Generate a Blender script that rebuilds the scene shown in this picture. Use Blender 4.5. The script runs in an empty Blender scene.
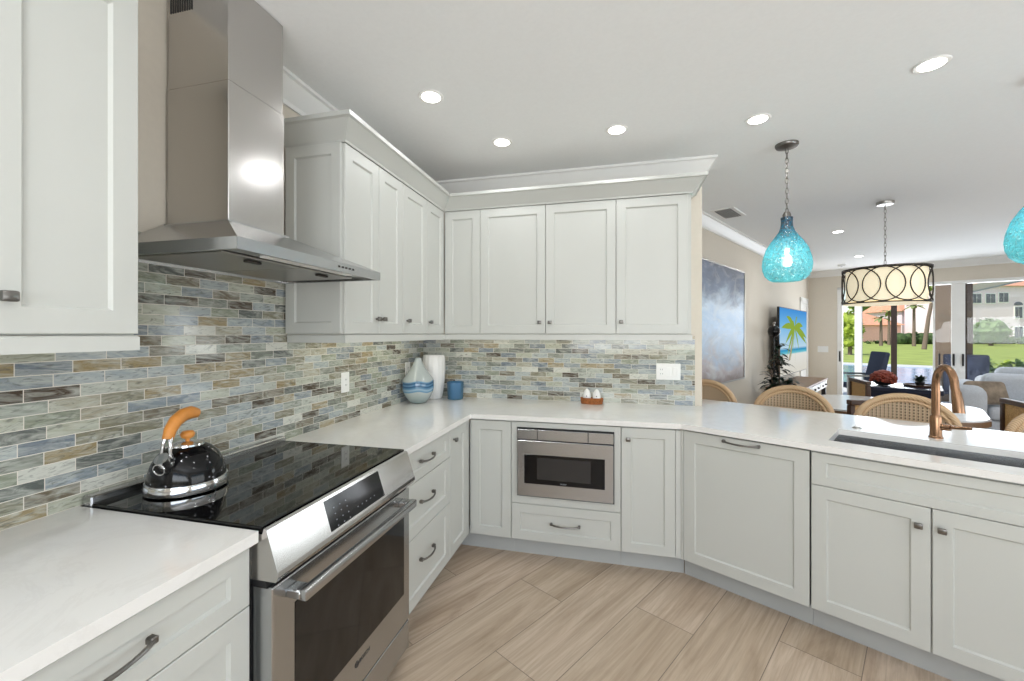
import bpy, bmesh, math, random
from mathutils import Vector, Matrix
random.seed(7)
S = bpy.context.scene
COL = S.collection
PI = math.pi
# ------------------------------------------------------------------ camera, sky, sun, daylight, exposure
YAW, TH = 0.2442, 0.5322                       # camera yaw; turn of peninsula and living room
CAMP = Vector((1.5621, -3.2052, 1.418))
cd = bpy.data.cameras.new('camera')
cam = bpy.data.objects.new('camera', cd); COL.objects.link(cam)
cam.location = CAMP; cam.rotation_euler = (PI/2, 0, YAW)
cd.sensor_width = 36.0; cd.lens = 419.74*36/1024
cd.shift_x = 0.0; cd.shift_y = -(340.5-333.53)/1024
cd.clip_end = 400; cd.clip_start = 0.02
S.camera = cam
S.view_settings.view_transform = 'Standard'
S.view_settings.look = 'None'
S.view_settings.gamma = 1.0
S.view_settings.use_curve_mapping = False
S.view_settings.exposure = 0.14
W = bpy.data.worlds.new('sky'); S.world = W; W.use_nodes = True
wn = W.node_tree.nodes; wl = W.node_tree.links
bg = wn['Background']
sky = wn.new('ShaderNodeTexSky'); sky.sky_type = 'NISHITA'; sky.sun_disc = False
sky.sun_elevation = math.radians(52); sky.sun_rotation = math.radians(200)
wl.new(sky.outputs[0], bg.inputs[0]); bg.inputs[1].default_value = 0.17
P0 = Vector((1.9205, -0.6374, 0.0))            # corner of back run and peninsula (door fronts)
EU = Vector((math.cos(TH), -math.sin(TH), 0)); EV = Vector((math.sin(TH), math.cos(TH), 0))
def P(u, v, z=0.0): return P0 + EU*u + EV*v + Vector((0, 0, z))
def lamp(name, kind, loc, energy, size=None, size_y=None, direction=(0, 0, -1), color=(1, 1, 1), spread=None):
    ld = bpy.data.lights.new(name, kind); ld.energy = energy; ld.color = color
    if kind == 'AREA':
        ld.shape = 'RECTANGLE' if size_y else 'DISK'; ld.size = size
        if size_y: ld.size_y = size_y
        if spread: ld.spread = spread
    elif size: ld.shadow_soft_size = size
    o = bpy.data.objects.new(name, ld); COL.objects.link(o); o.location = loc
    o.rotation_euler = Vector(direction).to_track_quat('-Z', 'Y').to_euler()
    return o
sun = lamp('sun', 'SUN', (0, 0, 20), 4.5, direction=EV*0.55 + EU*0.35 + Vector((0, 0, -0.95)), color=(1, .95, .86))
sun.data.angle = 0.01
DAY = (0.94, 0.985, 1.045)
lamp('added_rear_fill', 'AREA', (2.35, -5.36, 1.55), 98, 3.3, 1.5, (0, 1, 1.3), DAY)  # fill lamp added behind the viewer, tilted up to brighten the ceiling
lamp('daylight_side_window', 'AREA', P(4.96, 0.3, 1.15), 88, 4.4, 2.0, -EU+Vector((0, 0, 1.35)), DAY)  # area lamp at the side window, tilted up to lift the ceiling
lamp('daylight_far_door', 'AREA', P(1.75, 8.15, 1.2), 95, 3.4, 2.0, -EV+Vector((0, 0, .2)), DAY)

# ------------------------------------------------------------------ materials
def lin(c):
    return tuple((x/12.92 if x <= .04045 else ((x+.055)/1.055)**2.4) for x in (v/255 for v in c)) + (1.0,)
class NT:
    """small helper round a node tree"""
    def __init__(s, name):
        s.m = bpy.data.materials.new(name); s.m.use_nodes = True
        s.t = s.m.node_tree; s.n = s.t.nodes; s.b = s.n['Principled BSDF']
        s.out = s.n['Material Output']
    def node(s, typ, **kw):
        o = s.n.new(typ)
        for k, v in kw.items(): setattr(o, k, v)
        return o
    def link(s, a, b): s.t.links.new(a, b)
    def put(s, sock, val):
        if hasattr(val, 'is_linked') or hasattr(val, 'links'): s.link(val, sock)
        else: sock.default_value = val
    def math(s, op, a, b=None, c=None):
        o = s.node('ShaderNodeMath', operation=op); s.put(o.inputs[0], a)
        if b is not None: s.put(o.inputs[1], b)
        if c is not None: s.put(o.inputs[2], c)
        return o.outputs[0]
    def coord(s):
        return s.node('ShaderNodeTexCoord').outputs['Object']
    def sep(s, v):
        o = s.node('ShaderNodeSeparateXYZ'); s.link(v, o.inputs[0]); return o.outputs
    def comb(s, x, y, z):
        o = s.node('ShaderNodeCombineXYZ')
        for i, v in enumerate((x, y, z)): s.put(o.inputs[i], v)
        return o.outputs[0]
    def noise(s, vec, scale, detail=3, rough=.5, dist=0):
        o = s.node('ShaderNodeTexNoise'); s.link(vec, o.inputs['Vector'])
        o.inputs['Scale'].default_value = scale; o.inputs['Detail'].default_value = detail
        o.inputs['Roughness'].default_value = rough; o.inputs['Distortion'].default_value = dist
        return o.outputs['Fac']
    def white(s, vec):
        o = s.node('ShaderNodeTexWhiteNoise', noise_dimensions='3D'); s.link(vec, o.inputs['Vector']); return o.outputs['Value']
    def ramp(s, fac, stops, mode='LINEAR'):
        o = s.node('ShaderNodeValToRGB'); o.color_ramp.interpolation = mode
        e = o.color_ramp.elements
        while len(e) < len(stops): e.new(0.5)
        for i, (p, c) in enumerate(stops): e[i].position = p; e[i].color = c
        s.put(o.inputs[0], fac); return o.outputs[0]
    def mix(s, fac, a, b, mode='MIX'):
        o = s.node('ShaderNodeMix', data_type='RGBA', blend_type=mode)
        s.put(o.inputs[0], fac); s.put(o.inputs[6], a); s.put(o.inputs[7], b); return o.outputs[2]
    def bump(s, h, strength=.2, dist=.01):
        o = s.node('ShaderNodeBump'); o.inputs['Strength'].default_value = strength; o.inputs['Distance'].default_value = dist
        s.link(h, o.inputs['Height']); s.link(o.outputs[0], s.b.inputs['Normal'])
    def set(s, **kw):
        for k, v in kw.items(): s.put(s.b.inputs[k.replace('_', ' ')], v)
        return s
def pm(name, rgb, rough=.5, metal=0.0, nscale=0, namt=.0, spec=.5, coat=0, bump=0):
    t = NT(name); c = lin(rgb)
    t.set(Roughness=rough, Metallic=metal)
    t.b.inputs['Specular IOR Level'].default_value = spec
    if coat: t.b.inputs['Coat Weight'].default_value = coat; t.b.inputs['Coat Roughness'].default_value = .05
    if nscale:
        f = t.noise(t.coord(), nscale, 4)
        d = tuple(max(0, x*(1-namt)) for x in c[:3])+(1,); l = tuple(min(1, x*(1+namt)) for x in c[:3])+(1,)
        t.link(t.ramp(f, [(.3, d), (.7, l)]), t.b.inputs['Base Color'])
        if bump: t.bump(f, bump, .005)
    else: t.b.inputs['Base Color'].default_value = c
    return t.m
M = {}
M['cab'] = pm('white_cabinet_paint', (195, 196, 190), .38, nscale=3, namt=.01)
M['toe'] = pm('shaded_toe_paint', (180, 182, 180), .5, nscale=5, namt=.02)  # cabinet paint darkened for the shade of the toe recess
M['gap'] = pm('dark_joint', (60, 58, 55), .8)
M['wall'] = pm('beige_wall_paint', (214, 205, 190), .7, nscale=40, namt=.015, bump=.05)
M['wallwhite'] = pm('offwhite_wall_paint', (222, 219, 212), .7, nscale=40, namt=.01)  # for the unseen walls, off-white to keep their bounce light cool
M['ceil'] = pm('ceiling_paint', (243, 244, 243), .85, nscale=60, namt=.012, bump=.12)
M['trim'] = pm('white_trim_paint', (236, 235, 231), .4)
M['plastic'] = pm('white_plastic', (235, 235, 232), .3)
M['plastic_grey'] = pm('grey_slot', (90, 90, 90), .5)
M['black'] = pm('black_gloss', (10, 10, 12), .1, spec=.35)
M['blackmat'] = pm('black_matte', (24, 24, 26), .5)
M['pewter'] = pm('dark_pewter', (124, 121, 117), .3, 1.0)
M['chrome'] = pm('chrome', (215, 215, 215), .08, 1.0)
M['bronze'] = pm('brushed_bronze', (152, 118, 92), .26, 1.0, nscale=60, namt=.06)
M['nickel'] = pm('brushed_nickel', (168, 165, 160), .3, 1.0)
M['darkiron'] = pm('dark_iron', (70, 66, 62), .45, .8)
M['wood'] = pm('honey_wood', (214, 140, 62), .35, nscale=25, namt=.12)
M['darkwood'] = pm('dark_walnut', (74, 48, 32), .4, nscale=18, namt=.25)
M['midwood'] = pm('brown_wood', (128, 98, 72), .45, nscale=15, namt=.2)
M['navy'] = pm('navy_lacquer', (34, 40, 58), .2, nscale=10, namt=.1)
M['navyfab'] = pm('navy_fabric', (48, 54, 72), .9, nscale=90, namt=.2)
M['sofa'] = pm('pale_grey_fabric', (190, 194, 200), .95, nscale=120, namt=.12, bump=.3)
M['taupe'] = pm('taupe_cushion', (140, 126, 110), .95, nscale=12, namt=.35)
M['tabletop'] = pm('white_table_top', (226, 226, 226), .15, nscale=4, namt=.02)
M['pot'] = pm('brown_basket', (96, 68, 46), .8, nscale=60, namt=.3)
M['leafdark'] = pm('dark_green_leaf', (26, 44, 30), .4, nscale=30, namt=.3)
M['leafmid'] = pm('green_leaf', (98, 124, 70), .6, nscale=12, namt=.3)
M['leafpalm'] = pm('palm_green', (120, 136, 84), .6, nscale=12, namt=.2)
M['leaflight'] = pm('yellow_green_leaf', (150, 168, 62), .5, nscale=12, namt=.3)
M['red'] = pm('red_brown_petals', (128, 52, 34), .6, nscale=40, namt=.4)
M['bark'] = pm('palm_bark', (120, 104, 92), .9, nscale=20, namt=.25)
M['stucco'] = pm('pale_mauve_stucco', (232, 216, 222), .9, nscale=3, namt=.04)
M['pink'] = pm('pink_stucco', (222, 176, 166), .9, nscale=3, namt=.05)
M['rooftile'] = pm('terracotta_roof', (206, 150, 122), .8, nscale=2, namt=.15)
M['winglass'] = pm('dark_window_pane', (78, 84, 96), .15)
M['lanaibeam'] = pm('olive_beige_paint', (156, 148, 124), .7)
M['panetan'] = pm('reflection_tan', (122, 106, 92), .85, nscale=30, namt=.05)  # brown of the reflection in the narrow door pane
M['darkbronze'] = pm('dark_bronze_aluminium', (56, 44, 38), .45, .3)
M['deck'] = pm('pale_pool_deck', (196, 198, 196), .8, nscale=6, namt=.08)
M['lawn'] = pm('lawn_green', (142, 156, 76), .95, nscale=.8, namt=.2)
M['hedge'] = pm('hedge_green', (62, 82, 44), .9, nscale=3, namt=.5)
M['porcelain'] = pm('white_ceramic', (236, 235, 232), .25)
M['wicker'] = pm('orange_wicker', (160, 96, 48), .7, nscale=90, namt=.35)
M['letter'] = pm('dark_lettering', (40, 40, 42), .5)
M['markings'] = pm('pale_touch_marks', (130, 132, 138), .5)

def steel(name, axis, rgb=(184, 185, 186), rough=.25):
    t = NT(name); c = t.coord(); x, y, z = t.sep(c)
    sc = [1.2, 1.2, 1.2]
    k = t.comb(t.math('MULTIPLY', x, 2 if axis == 'x' else 900), t.math('MULTIPLY', y, 2 if axis == 'y' else 900), t.math('MULTIPLY', z, 2 if axis == 'z' else 900))
    f = t.noise(k, 1.0, 3)
    t.set(Metallic=1.0, Base_Color=lin(rgb))
    t.link(t.math('MULTIPLY_ADD', f, .05, rough-.025), t.b.inputs['Roughness'])
    return t.m
M['steel'] = steel('brushed_stainless', 'x')
M['steelv'] = steel('brushed_stainless_upright', 'z', (196, 193, 190), .2)
M['steeldark'] = steel('grey_steel_side', 'z', (110, 110, 112), .4)

def quartz():
    t = NT('white_quartz'); c = t.coord()
    f = t.noise(c, 3.0, 8, .7, 1.2)
    v = t.ramp(f, [(.46, (0, 0, 0, 1)), (.5, (1, 1, 1, 1)), (.54, (0, 0, 0, 1))])
    g = t.noise(c, 2.2, 2)
    fac = t.math('MULTIPLY', v, t.math('MULTIPLY', g, .28))
    t.link(t.mix(fac, lin((232, 230, 226)), lin((204, 200, 194))), t.b.inputs['Base Color'])
    t.set(Roughness=.13); t.b.inputs['Coat Weight'].default_value = .25
    t.b.inputs['Coat Roughness'].default_value = .04
    return t.m
M['quartz'] = quartz()

def tile(name, axis):
    # staggered strips of swirled glass: length .124, height .0362
    t = NT(name); c = t.coord(); x, y, z = t.sep(c)
    a = x if axis == 'x' else y
    LX, LZ, G = .124, .0362, .0021
    zz = t.math('DIVIDE', t.math('SUBTRACT', z, .9045), LZ)
    row = t.math('FLOOR', zz); fz = t.math('SUBTRACT', zz, row)
    rr = t.white(t.comb(row, 3.3, 1.1))
    st = t.math('MULTIPLY_ADD', t.math('MODULO', t.math('ADD', row, 40), 2.0), .5, t.math('MULTIPLY', rr, .22))
    aa = t.math('ADD', t.math('DIVIDE', a, LX), st)
    colm = t.math('FLOOR', aa); fa = t.math('SUBTRACT', aa, colm)
    def edge(f, g):
        lo = t.math('GREATER_THAN', f, g); hi = t.math('LESS_THAN', f, 1-g); return t.math('MULTIPLY', lo, hi)
    inside = t.math('MULTIPLY', edge(fa, G/LX*.5), edge(fz, G/LZ*.5))
    key = t.comb(row, colm, .5 if axis == 'x' else 7.5)
    r1 = t.white(key); r2 = t.white(t.comb(colm, row, 2.7))
    pal = [(178, 182, 172), (146, 152, 142), (136, 146, 152), (166, 162, 144), (132, 128, 108), (206, 206, 196), (116, 126, 136), (158, 167, 170), (112, 102, 84), (174, 176, 158), (120, 124, 114), (74, 62, 50), (140, 146, 128), (166, 174, 176), (152, 136, 102), (98, 102, 98)]
    base = t.ramp(r1, [(i/len(pal), lin(p)) for i, p in enumerate(pal)], 'CONSTANT')
    # streaks run along the strip, shifted per tile
    sv = t.comb(t.math('MULTIPLY_ADD', a, 9.0, t.math('MULTIPLY', r1, 37.0)), t.math('MULTIPLY', r2, 53.0), t.math('MULTIPLY_ADD', z, 42.0, t.math('MULTIPLY', a, 5.0)))
    s1 = t.noise(sv, 1.0, 4, .6, 1.6)
    base2 = t.mix(t.math('MULTIPLY', t.ramp(s1, [(.40, (0, 0, 0, 1)), (.68, (1, 1, 1, 1))]), .6), base, lin((206, 208, 198)))
    s2 = t.noise(t.comb(t.math('MULTIPLY_ADD', a, 14.0, t.math('MULTIPLY', r2, 91.0)), r1, t.math('MULTIPLY_ADD', z, 62.0, t.math('MULTIPLY', a, -6.0))), 1.0, 3, .6, 2.6)
    base3 = t.mix(t.math('MULTIPLY', t.ramp(s2, [(.52, (0, 0, 0, 1)), (.68, (1, 1, 1, 1))]), .6), base2, lin((92, 94, 88)))
    t.link(t.mix(inside, lin((222, 216, 204)), base3), t.b.inputs['Base Color'])
    t.link(t.math('MULTIPLY_ADD', inside, -.57, .66), t.b.inputs['Roughness'])
    h = t.math('MULTIPLY_ADD', t.noise(c, 60, 2), .25, inside)
    t.bump(h, .35, .0015)
    return t.m
M['tile_y'] = tile('glass_mosaic_range_wall', 'y')
M['tile_x'] = tile('glass_mosaic_back_wall', 'x')

def plank():
    t = NT('wood_look_plank_tile'); c = t.coord()
    mp = t.node('ShaderNodeVectorRotate', rotation_type='Z_AXIS'); t.link(c, mp.inputs[0])
    mp.inputs['Center'].default_value = P0; mp.inputs['Angle'].default_value = TH
    x, y, z = t.sep(mp.outputs[0])
    u = t.math('SUBTRACT', x, P0.x); v = t.math('SUBTRACT', y, P0.y)
    uu = t.math('DIVIDE', t.math('ADD', u, .668), .2957)
    row = t.math('FLOOR', uu); fu = t.math('SUBTRACT', uu, row)
    vv = t.math('DIVIDE', t.math('SUBTRACT', t.math('ADD', v, .628), t.math('MULTIPLY', row, .72)), 1.2)
    cl = t.math('FLOOR', vv); fv = t.math('SUBTRACT', vv, cl)
    def edge(f, g): return t.math('MULTIPLY', t.math('GREATER_THAN', f, g), t.math('LESS_THAN', f, 1-g))
    inside = t.math('MULTIPLY', edge(fu, .0055), edge(fv, .0014))
    r1 = t.white(t.comb(row, cl, 4.2)); r2 = t.white(t.comb(cl, row, 9.1))
    gv = t.comb(t.math('MULTIPLY_ADD', u, 9.0, t.math('MULTIPLY', r1, 31.0)), t.math('MULTIPLY_ADD', v, 1.1, t.math('MULTIPLY', r2, 17.0)), r1)
    g1 = t.noise(gv, 1.0, 5, .62, .9)
    gv2 = t.comb(t.math('MULTIPLY_ADD', u, 70.0, t.math('MULTIPLY', r1, 31.0)), t.math('MULTIPLY', v, 2.6), r2)
    g2 = t.noise(gv2, 1.0, 3, .6, .3)
    base = t.ramp(g1, [(.25, lin((140, 119, 98))), (.42, lin((184, 163, 142))), (.62, lin((206, 187, 167))), (.8, lin((172, 152, 129)))])
    base = t.mix(t.math('MULTIPLY', t.ramp(g2, [(.42, (0, 0, 0, 1)), (.66, (1, 1, 1, 1))]), .4), base, lin((144, 124, 104)))
    base = t.mix(t.math('MULTIPLY', r1, .75), base, t.mix(.55, base, lin((150, 134, 106))))
    t.link(t.mix(inside, lin((118, 104, 92)), base), t.b.inputs['Base Color'])
    t.link(t.math('MULTIPLY_ADD', g2, .15, .34), t.b.inputs['Roughness'])
    t.bump(t.math('MULTIPLY_ADD', g2, .15, inside), .25, .0012)
    return t.m
M['floor'] = plank()

def pane_glass(name, tint=(1, 1, 1, 1), refl=.5):
    t = NT(name); t.n.remove(t.b)
    fr = t.node('ShaderNodeFresnel'); fr.inputs[0].default_value = 1.45
    a = t.node('ShaderNodeBsdfTransparent'); a.inputs[0].default_value = tint
    g = t.node('ShaderNodeBsdfGlossy'); g.inputs['Roughness'].default_value = 0.0
    m = t.node('ShaderNodeMixShader')
    t.link(t.math('MULTIPLY', fr.outputs[0], refl), m.inputs[0]); t.link(a.outputs[0], m.inputs[1]); t.link(g.outputs[0], m.inputs[2])
    t.link(m.outputs[0], t.out.inputs[0]); return t.m
M['pane'] = pane_glass('clear_door_glass', (.97, .98, .98, 1), .7)

def teal():
    t = NT('teal_seeded_glass'); t.n.remove(t.b); c = t.coord()
    f = t.noise(c, 55, 2, .5, .8); z = t.sep(c)[2]
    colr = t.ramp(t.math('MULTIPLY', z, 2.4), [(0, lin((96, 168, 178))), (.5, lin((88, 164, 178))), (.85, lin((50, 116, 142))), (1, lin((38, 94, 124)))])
    bp = t.node('ShaderNodeBump'); bp.inputs['Strength'].default_value = .9; bp.inputs['Distance'].default_value = .012; t.link(f, bp.inputs['Height'])
    tr = t.node('ShaderNodeBsdfTransparent'); t.link(t.mix(.55, colr, (1, 1, 1, 1)), tr.inputs[0])
    tl = t.node('ShaderNodeBsdfTranslucent'); t.link(colr, tl.inputs[0]); t.link(bp.outputs[0], tl.inputs['Normal'])
    df = t.node('ShaderNodeBsdfDiffuse'); t.link(colr, df.inputs[0]); t.link(bp.outputs[0], df.inputs['Normal'])
    gl = t.node('ShaderNodeBsdfGlossy'); gl.inputs['Roughness'].default_value = .12; t.link(bp.outputs[0], gl.inputs['Normal'])
    m1 = t.node('ShaderNodeMixShader'); m1.inputs[0].default_value = .5; t.link(tl.outputs[0], m1.inputs[1]); t.link(df.outputs[0], m1.inputs[2])
    m2 = t.node('ShaderNodeMixShader'); t.link(t.ramp(f, [(.4, (.45, .45, .45, 1)), (.6, (.85, .85, .85, 1))]), m2.inputs[0]); t.link(tr.outputs[0], m2.inputs[1]); t.link(m1.outputs[0], m2.inputs[2])
    m3 = t.node('ShaderNodeMixShader'); m3.inputs[0].default_value = .1; t.link(m2.outputs[0], m3.inputs[1]); t.link(gl.outputs[0], m3.inputs[2])
    t.link(m3.outputs[0], t.out.inputs[0]); return t.m
M['teal'] = teal()

def tinted(name, rgb, rough=.05, density=.6):
    t = NT(name); t.n.remove(t.b)
    fr = t.node('ShaderNodeFresnel'); fr.inputs[0].default_value = 1.45
    tr = t.node('ShaderNodeBsdfTransparent'); tr.inputs[0].default_value = lin(rgb)
    df = t.node('ShaderNodeBsdfTranslucent'); df.inputs[0].default_value = lin(rgb)
    d2 = t.node('ShaderNodeBsdfDiffuse'); d2.inputs[0].default_value = lin(rgb)
    gl = t.node('ShaderNodeBsdfGlossy'); gl.inputs['Roughness'].default_value = rough
    m0 = t.node('ShaderNodeMixShader'); m0.inputs[0].default_value = .5; t.link(df.outputs[0], m0.inputs[1]); t.link(d2.outputs[0], m0.inputs[2])
    m1 = t.node('ShaderNodeMixShader'); m1.inputs[0].default_value = density; t.link(tr.outputs[0], m1.inputs[1]); t.link(m0.outputs[0], m1.inputs[2])
    m2 = t.node('ShaderNodeMixShader'); t.link(fr.outputs[0], m2.inputs[0]); t.link(m1.outputs[0], m2.inputs[1]); t.link(gl.outputs[0], m2.inputs[2])
    t.link(m2.outputs[0], t.out.inputs[0]); return t.m
M['blueglass'] = tinted('blue_tumbler_glass', (150, 204, 236), .05, .4)
M['capiz'] = tinted('pale_shade_glass', (240, 240, 236), .1, .5)

def emis(name, rgb, strength):
    t = NT(name); t.n.remove(t.b)
    e = t.node('ShaderNodeEmission'); e.inputs[0].default_value = lin(rgb); e.inputs[1].default_value = strength
    t.link(e.outputs[0], t.out.inputs[0]); return t.m
M['led'] = emis('lit_led', (255, 252, 246), 14)
M['bulb'] = emis('lit_bulb', (255, 246, 226), 40)
M['leaf_screen'] = emis('screen_palm_green', (150, 178, 70), .8)
M['trunk_screen'] = emis('screen_palm_trunk', (186, 176, 150), .75)
def screen():
    t = NT('beach_on_screen'); t.n.remove(t.b); c = t.coord(); x, y, z = t.sep(c)
    sk = t.ramp(t.math('DIVIDE', z, 1.03),
                [(.0, lin((226, 222, 210))), (.30, lin((236, 236, 230))), (.32, lin((120, 205, 220))), (.37, lin((40, 150, 200))), (.41, lin((196, 226, 244))), (.75, lin((120, 190, 240))), (1, lin((70, 150, 225)))])
    e = t.node('ShaderNodeEmission'); t.link(sk, e.inputs[0]); e.inputs[1].default_value = .8
    t.link(e.outputs[0], t.out.inputs[0]); return t.m
M['screen'] = screen()
def shade():
    t = NT('lit_cream_shade'); t.set(Base_Color=lin((240, 230, 204)), Roughness=.8)
    t.b.inputs['Emission Color'].default_value = lin((255, 240, 205)); t.b.inputs['Emission Strength'].default_value = .45
    return t.m
M['shade'] = shade()
def rattan(name, weave):
    t = NT(name); c = t.coord(); x, y, z = t.sep(c)
    if weave:
        a = t.math('FRACT', t.math('DIVIDE', x, .021)); row = t.math('FLOOR', t.math('DIVIDE', z, .02))
        b = t.math('FRACT', t.math('DIVIDE', z, .02))
        gapx = t.math('LESS_THAN', a, .30); gapz = t.math('LESS_THAN', b, .55)
        col2 = t.mix(t.math('MULTIPLY', gapx, gapz), lin((224, 202, 172)), lin((58, 38, 28)))
        col2 = t.mix(t.math('MULTIPLY', t.math('GREATER_THAN', a, .62), .28), col2, lin((150, 120, 90)))
        t.link(col2, t.b.inputs['Base Color']); t.bump(a, .5, .003)
    else:
        f = t.math('FRACT', t.math('MULTIPLY', t.math('ADD', t.math('ADD', x, y), z), 55.0))
        t.link(t.mix(t.math('LESS_THAN', f, .25), lin((216, 184, 146)), lin((178, 142, 106))), t.b.inputs['Base Color'])
    t.set(Roughness=.55); return t.m
M['weave'] = rattan('woven_rattan_panel', True)
M['rattan'] = rattan('wrapped_rattan_pole', False)
def cane():
    t = NT('golden_cane'); f = t.noise(t.coord(), 160, 2); t.link(t.ramp(f, [(.35, lin((178, 132, 76))), (.65, lin((224, 184, 122)))]), t.b.inputs['Base Color'])
    t.set(Roughness=.6); return t.m
M['cane'] = cane()
def painting():
    t = NT('abstract_seascape_canvas'); c = t.coord(); x, y, z = t.sep(c)
    cs = t.comb(x, t.math('MULTIPLY', y, .8), t.math('MULTIPLY', z, 1.9)); f = t.noise(cs, 1.7, 6, .6, .6); g = t.noise(cs, 3, 5, .6, 1.0)
    h = t.math('ADD', t.math('DIVIDE', z, 1.33), t.math('MULTIPLY_ADD', f, .8, -.4))
    base = t.ramp(h, [(0, lin((96, 74, 64))), (.16, lin((140, 124, 120))), (.3, lin((122, 142, 168))), (.48, lin((140, 174, 210))), (.64, lin((182, 202, 222))), (.8, lin((98, 116, 146))), (1, lin((56, 66, 92)))])
    t.link(t.mix(t.math('MULTIPLY', t.ramp(g, [(.5, (0, 0, 0, 1)), (.7, (1, 1, 1, 1))]), .45), base, lin((196, 202, 208))), t.b.inputs['Base Color'])
    t.set(Roughness=.4); return t.m
M['painting'] = painting()
def stripevase():
    t = NT('frosted_glass_with_blue_waves'); c = t.coord(); x, y, z = t.sep(c)
    w = t.math('MULTIPLY', t.math('SINE', t.math('MULTIPLY', t.math('ADD', x, y), 32.0)), .006)
    h = t.math('DIVIDE', t.math('ADD', z, w), .34)
    g = lin((176, 184, 182)); b1 = lin((92, 136, 166)); b2 = lin((36, 78, 118))
    t.link(t.ramp(h, [(0, lin((140, 156, 154))), (.25, g), (.27, b1), (.31, lin((150, 178, 196))), (.345, b1), (.385, b2), (.41, b1), (.45, b2), (.475, b1), (.50, g)]), t.b.inputs['Base Color'])
    t.set(Roughness=.12); t.b.inputs['Coat Weight'].default_value = .4; return t.m
M['stripevase'] = stripevase()
def enamel():
    t = NT('speckled_black_enamel'); c = t.coord()
    v = t.node('ShaderNodeTexVoronoi'); v.inputs['Scale'].default_value = 55; t.link(c, v.inputs['Vector'])
    t.link(t.mix(t.math('LESS_THAN', v.outputs['Distance'], .13), lin((9, 9, 11)), lin((150, 150, 155))), t.b.inputs['Base Color'])
    t.set(Roughness=.1); t.b.inputs['Specular IOR Level'].default_value = .3; return t.m
M['enamel'] = enamel()
def water():
    t = NT('blue_pool_water'); c = t.coord(); f = t.noise(c, 1.4, 4, .6, .6)
    t.link(t.ramp(f, [(.35, lin((84, 130, 182))), (.6, lin((132, 172, 208)))]), t.b.inputs['Base Color'])
    t.set(Roughness=.12); t.bump(f, .25, .05); return t.m
M['water'] = water()
M['cooktop'] = pm('black_ceramic_glass', (7, 7, 8), .04, spec=.4)
M['ovenmesh'] = pm('dark_oven_mesh', (44, 43, 43), .2)
M['ovenglass'] = pm('dark_oven_glass', (22, 20, 19), .06)

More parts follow.
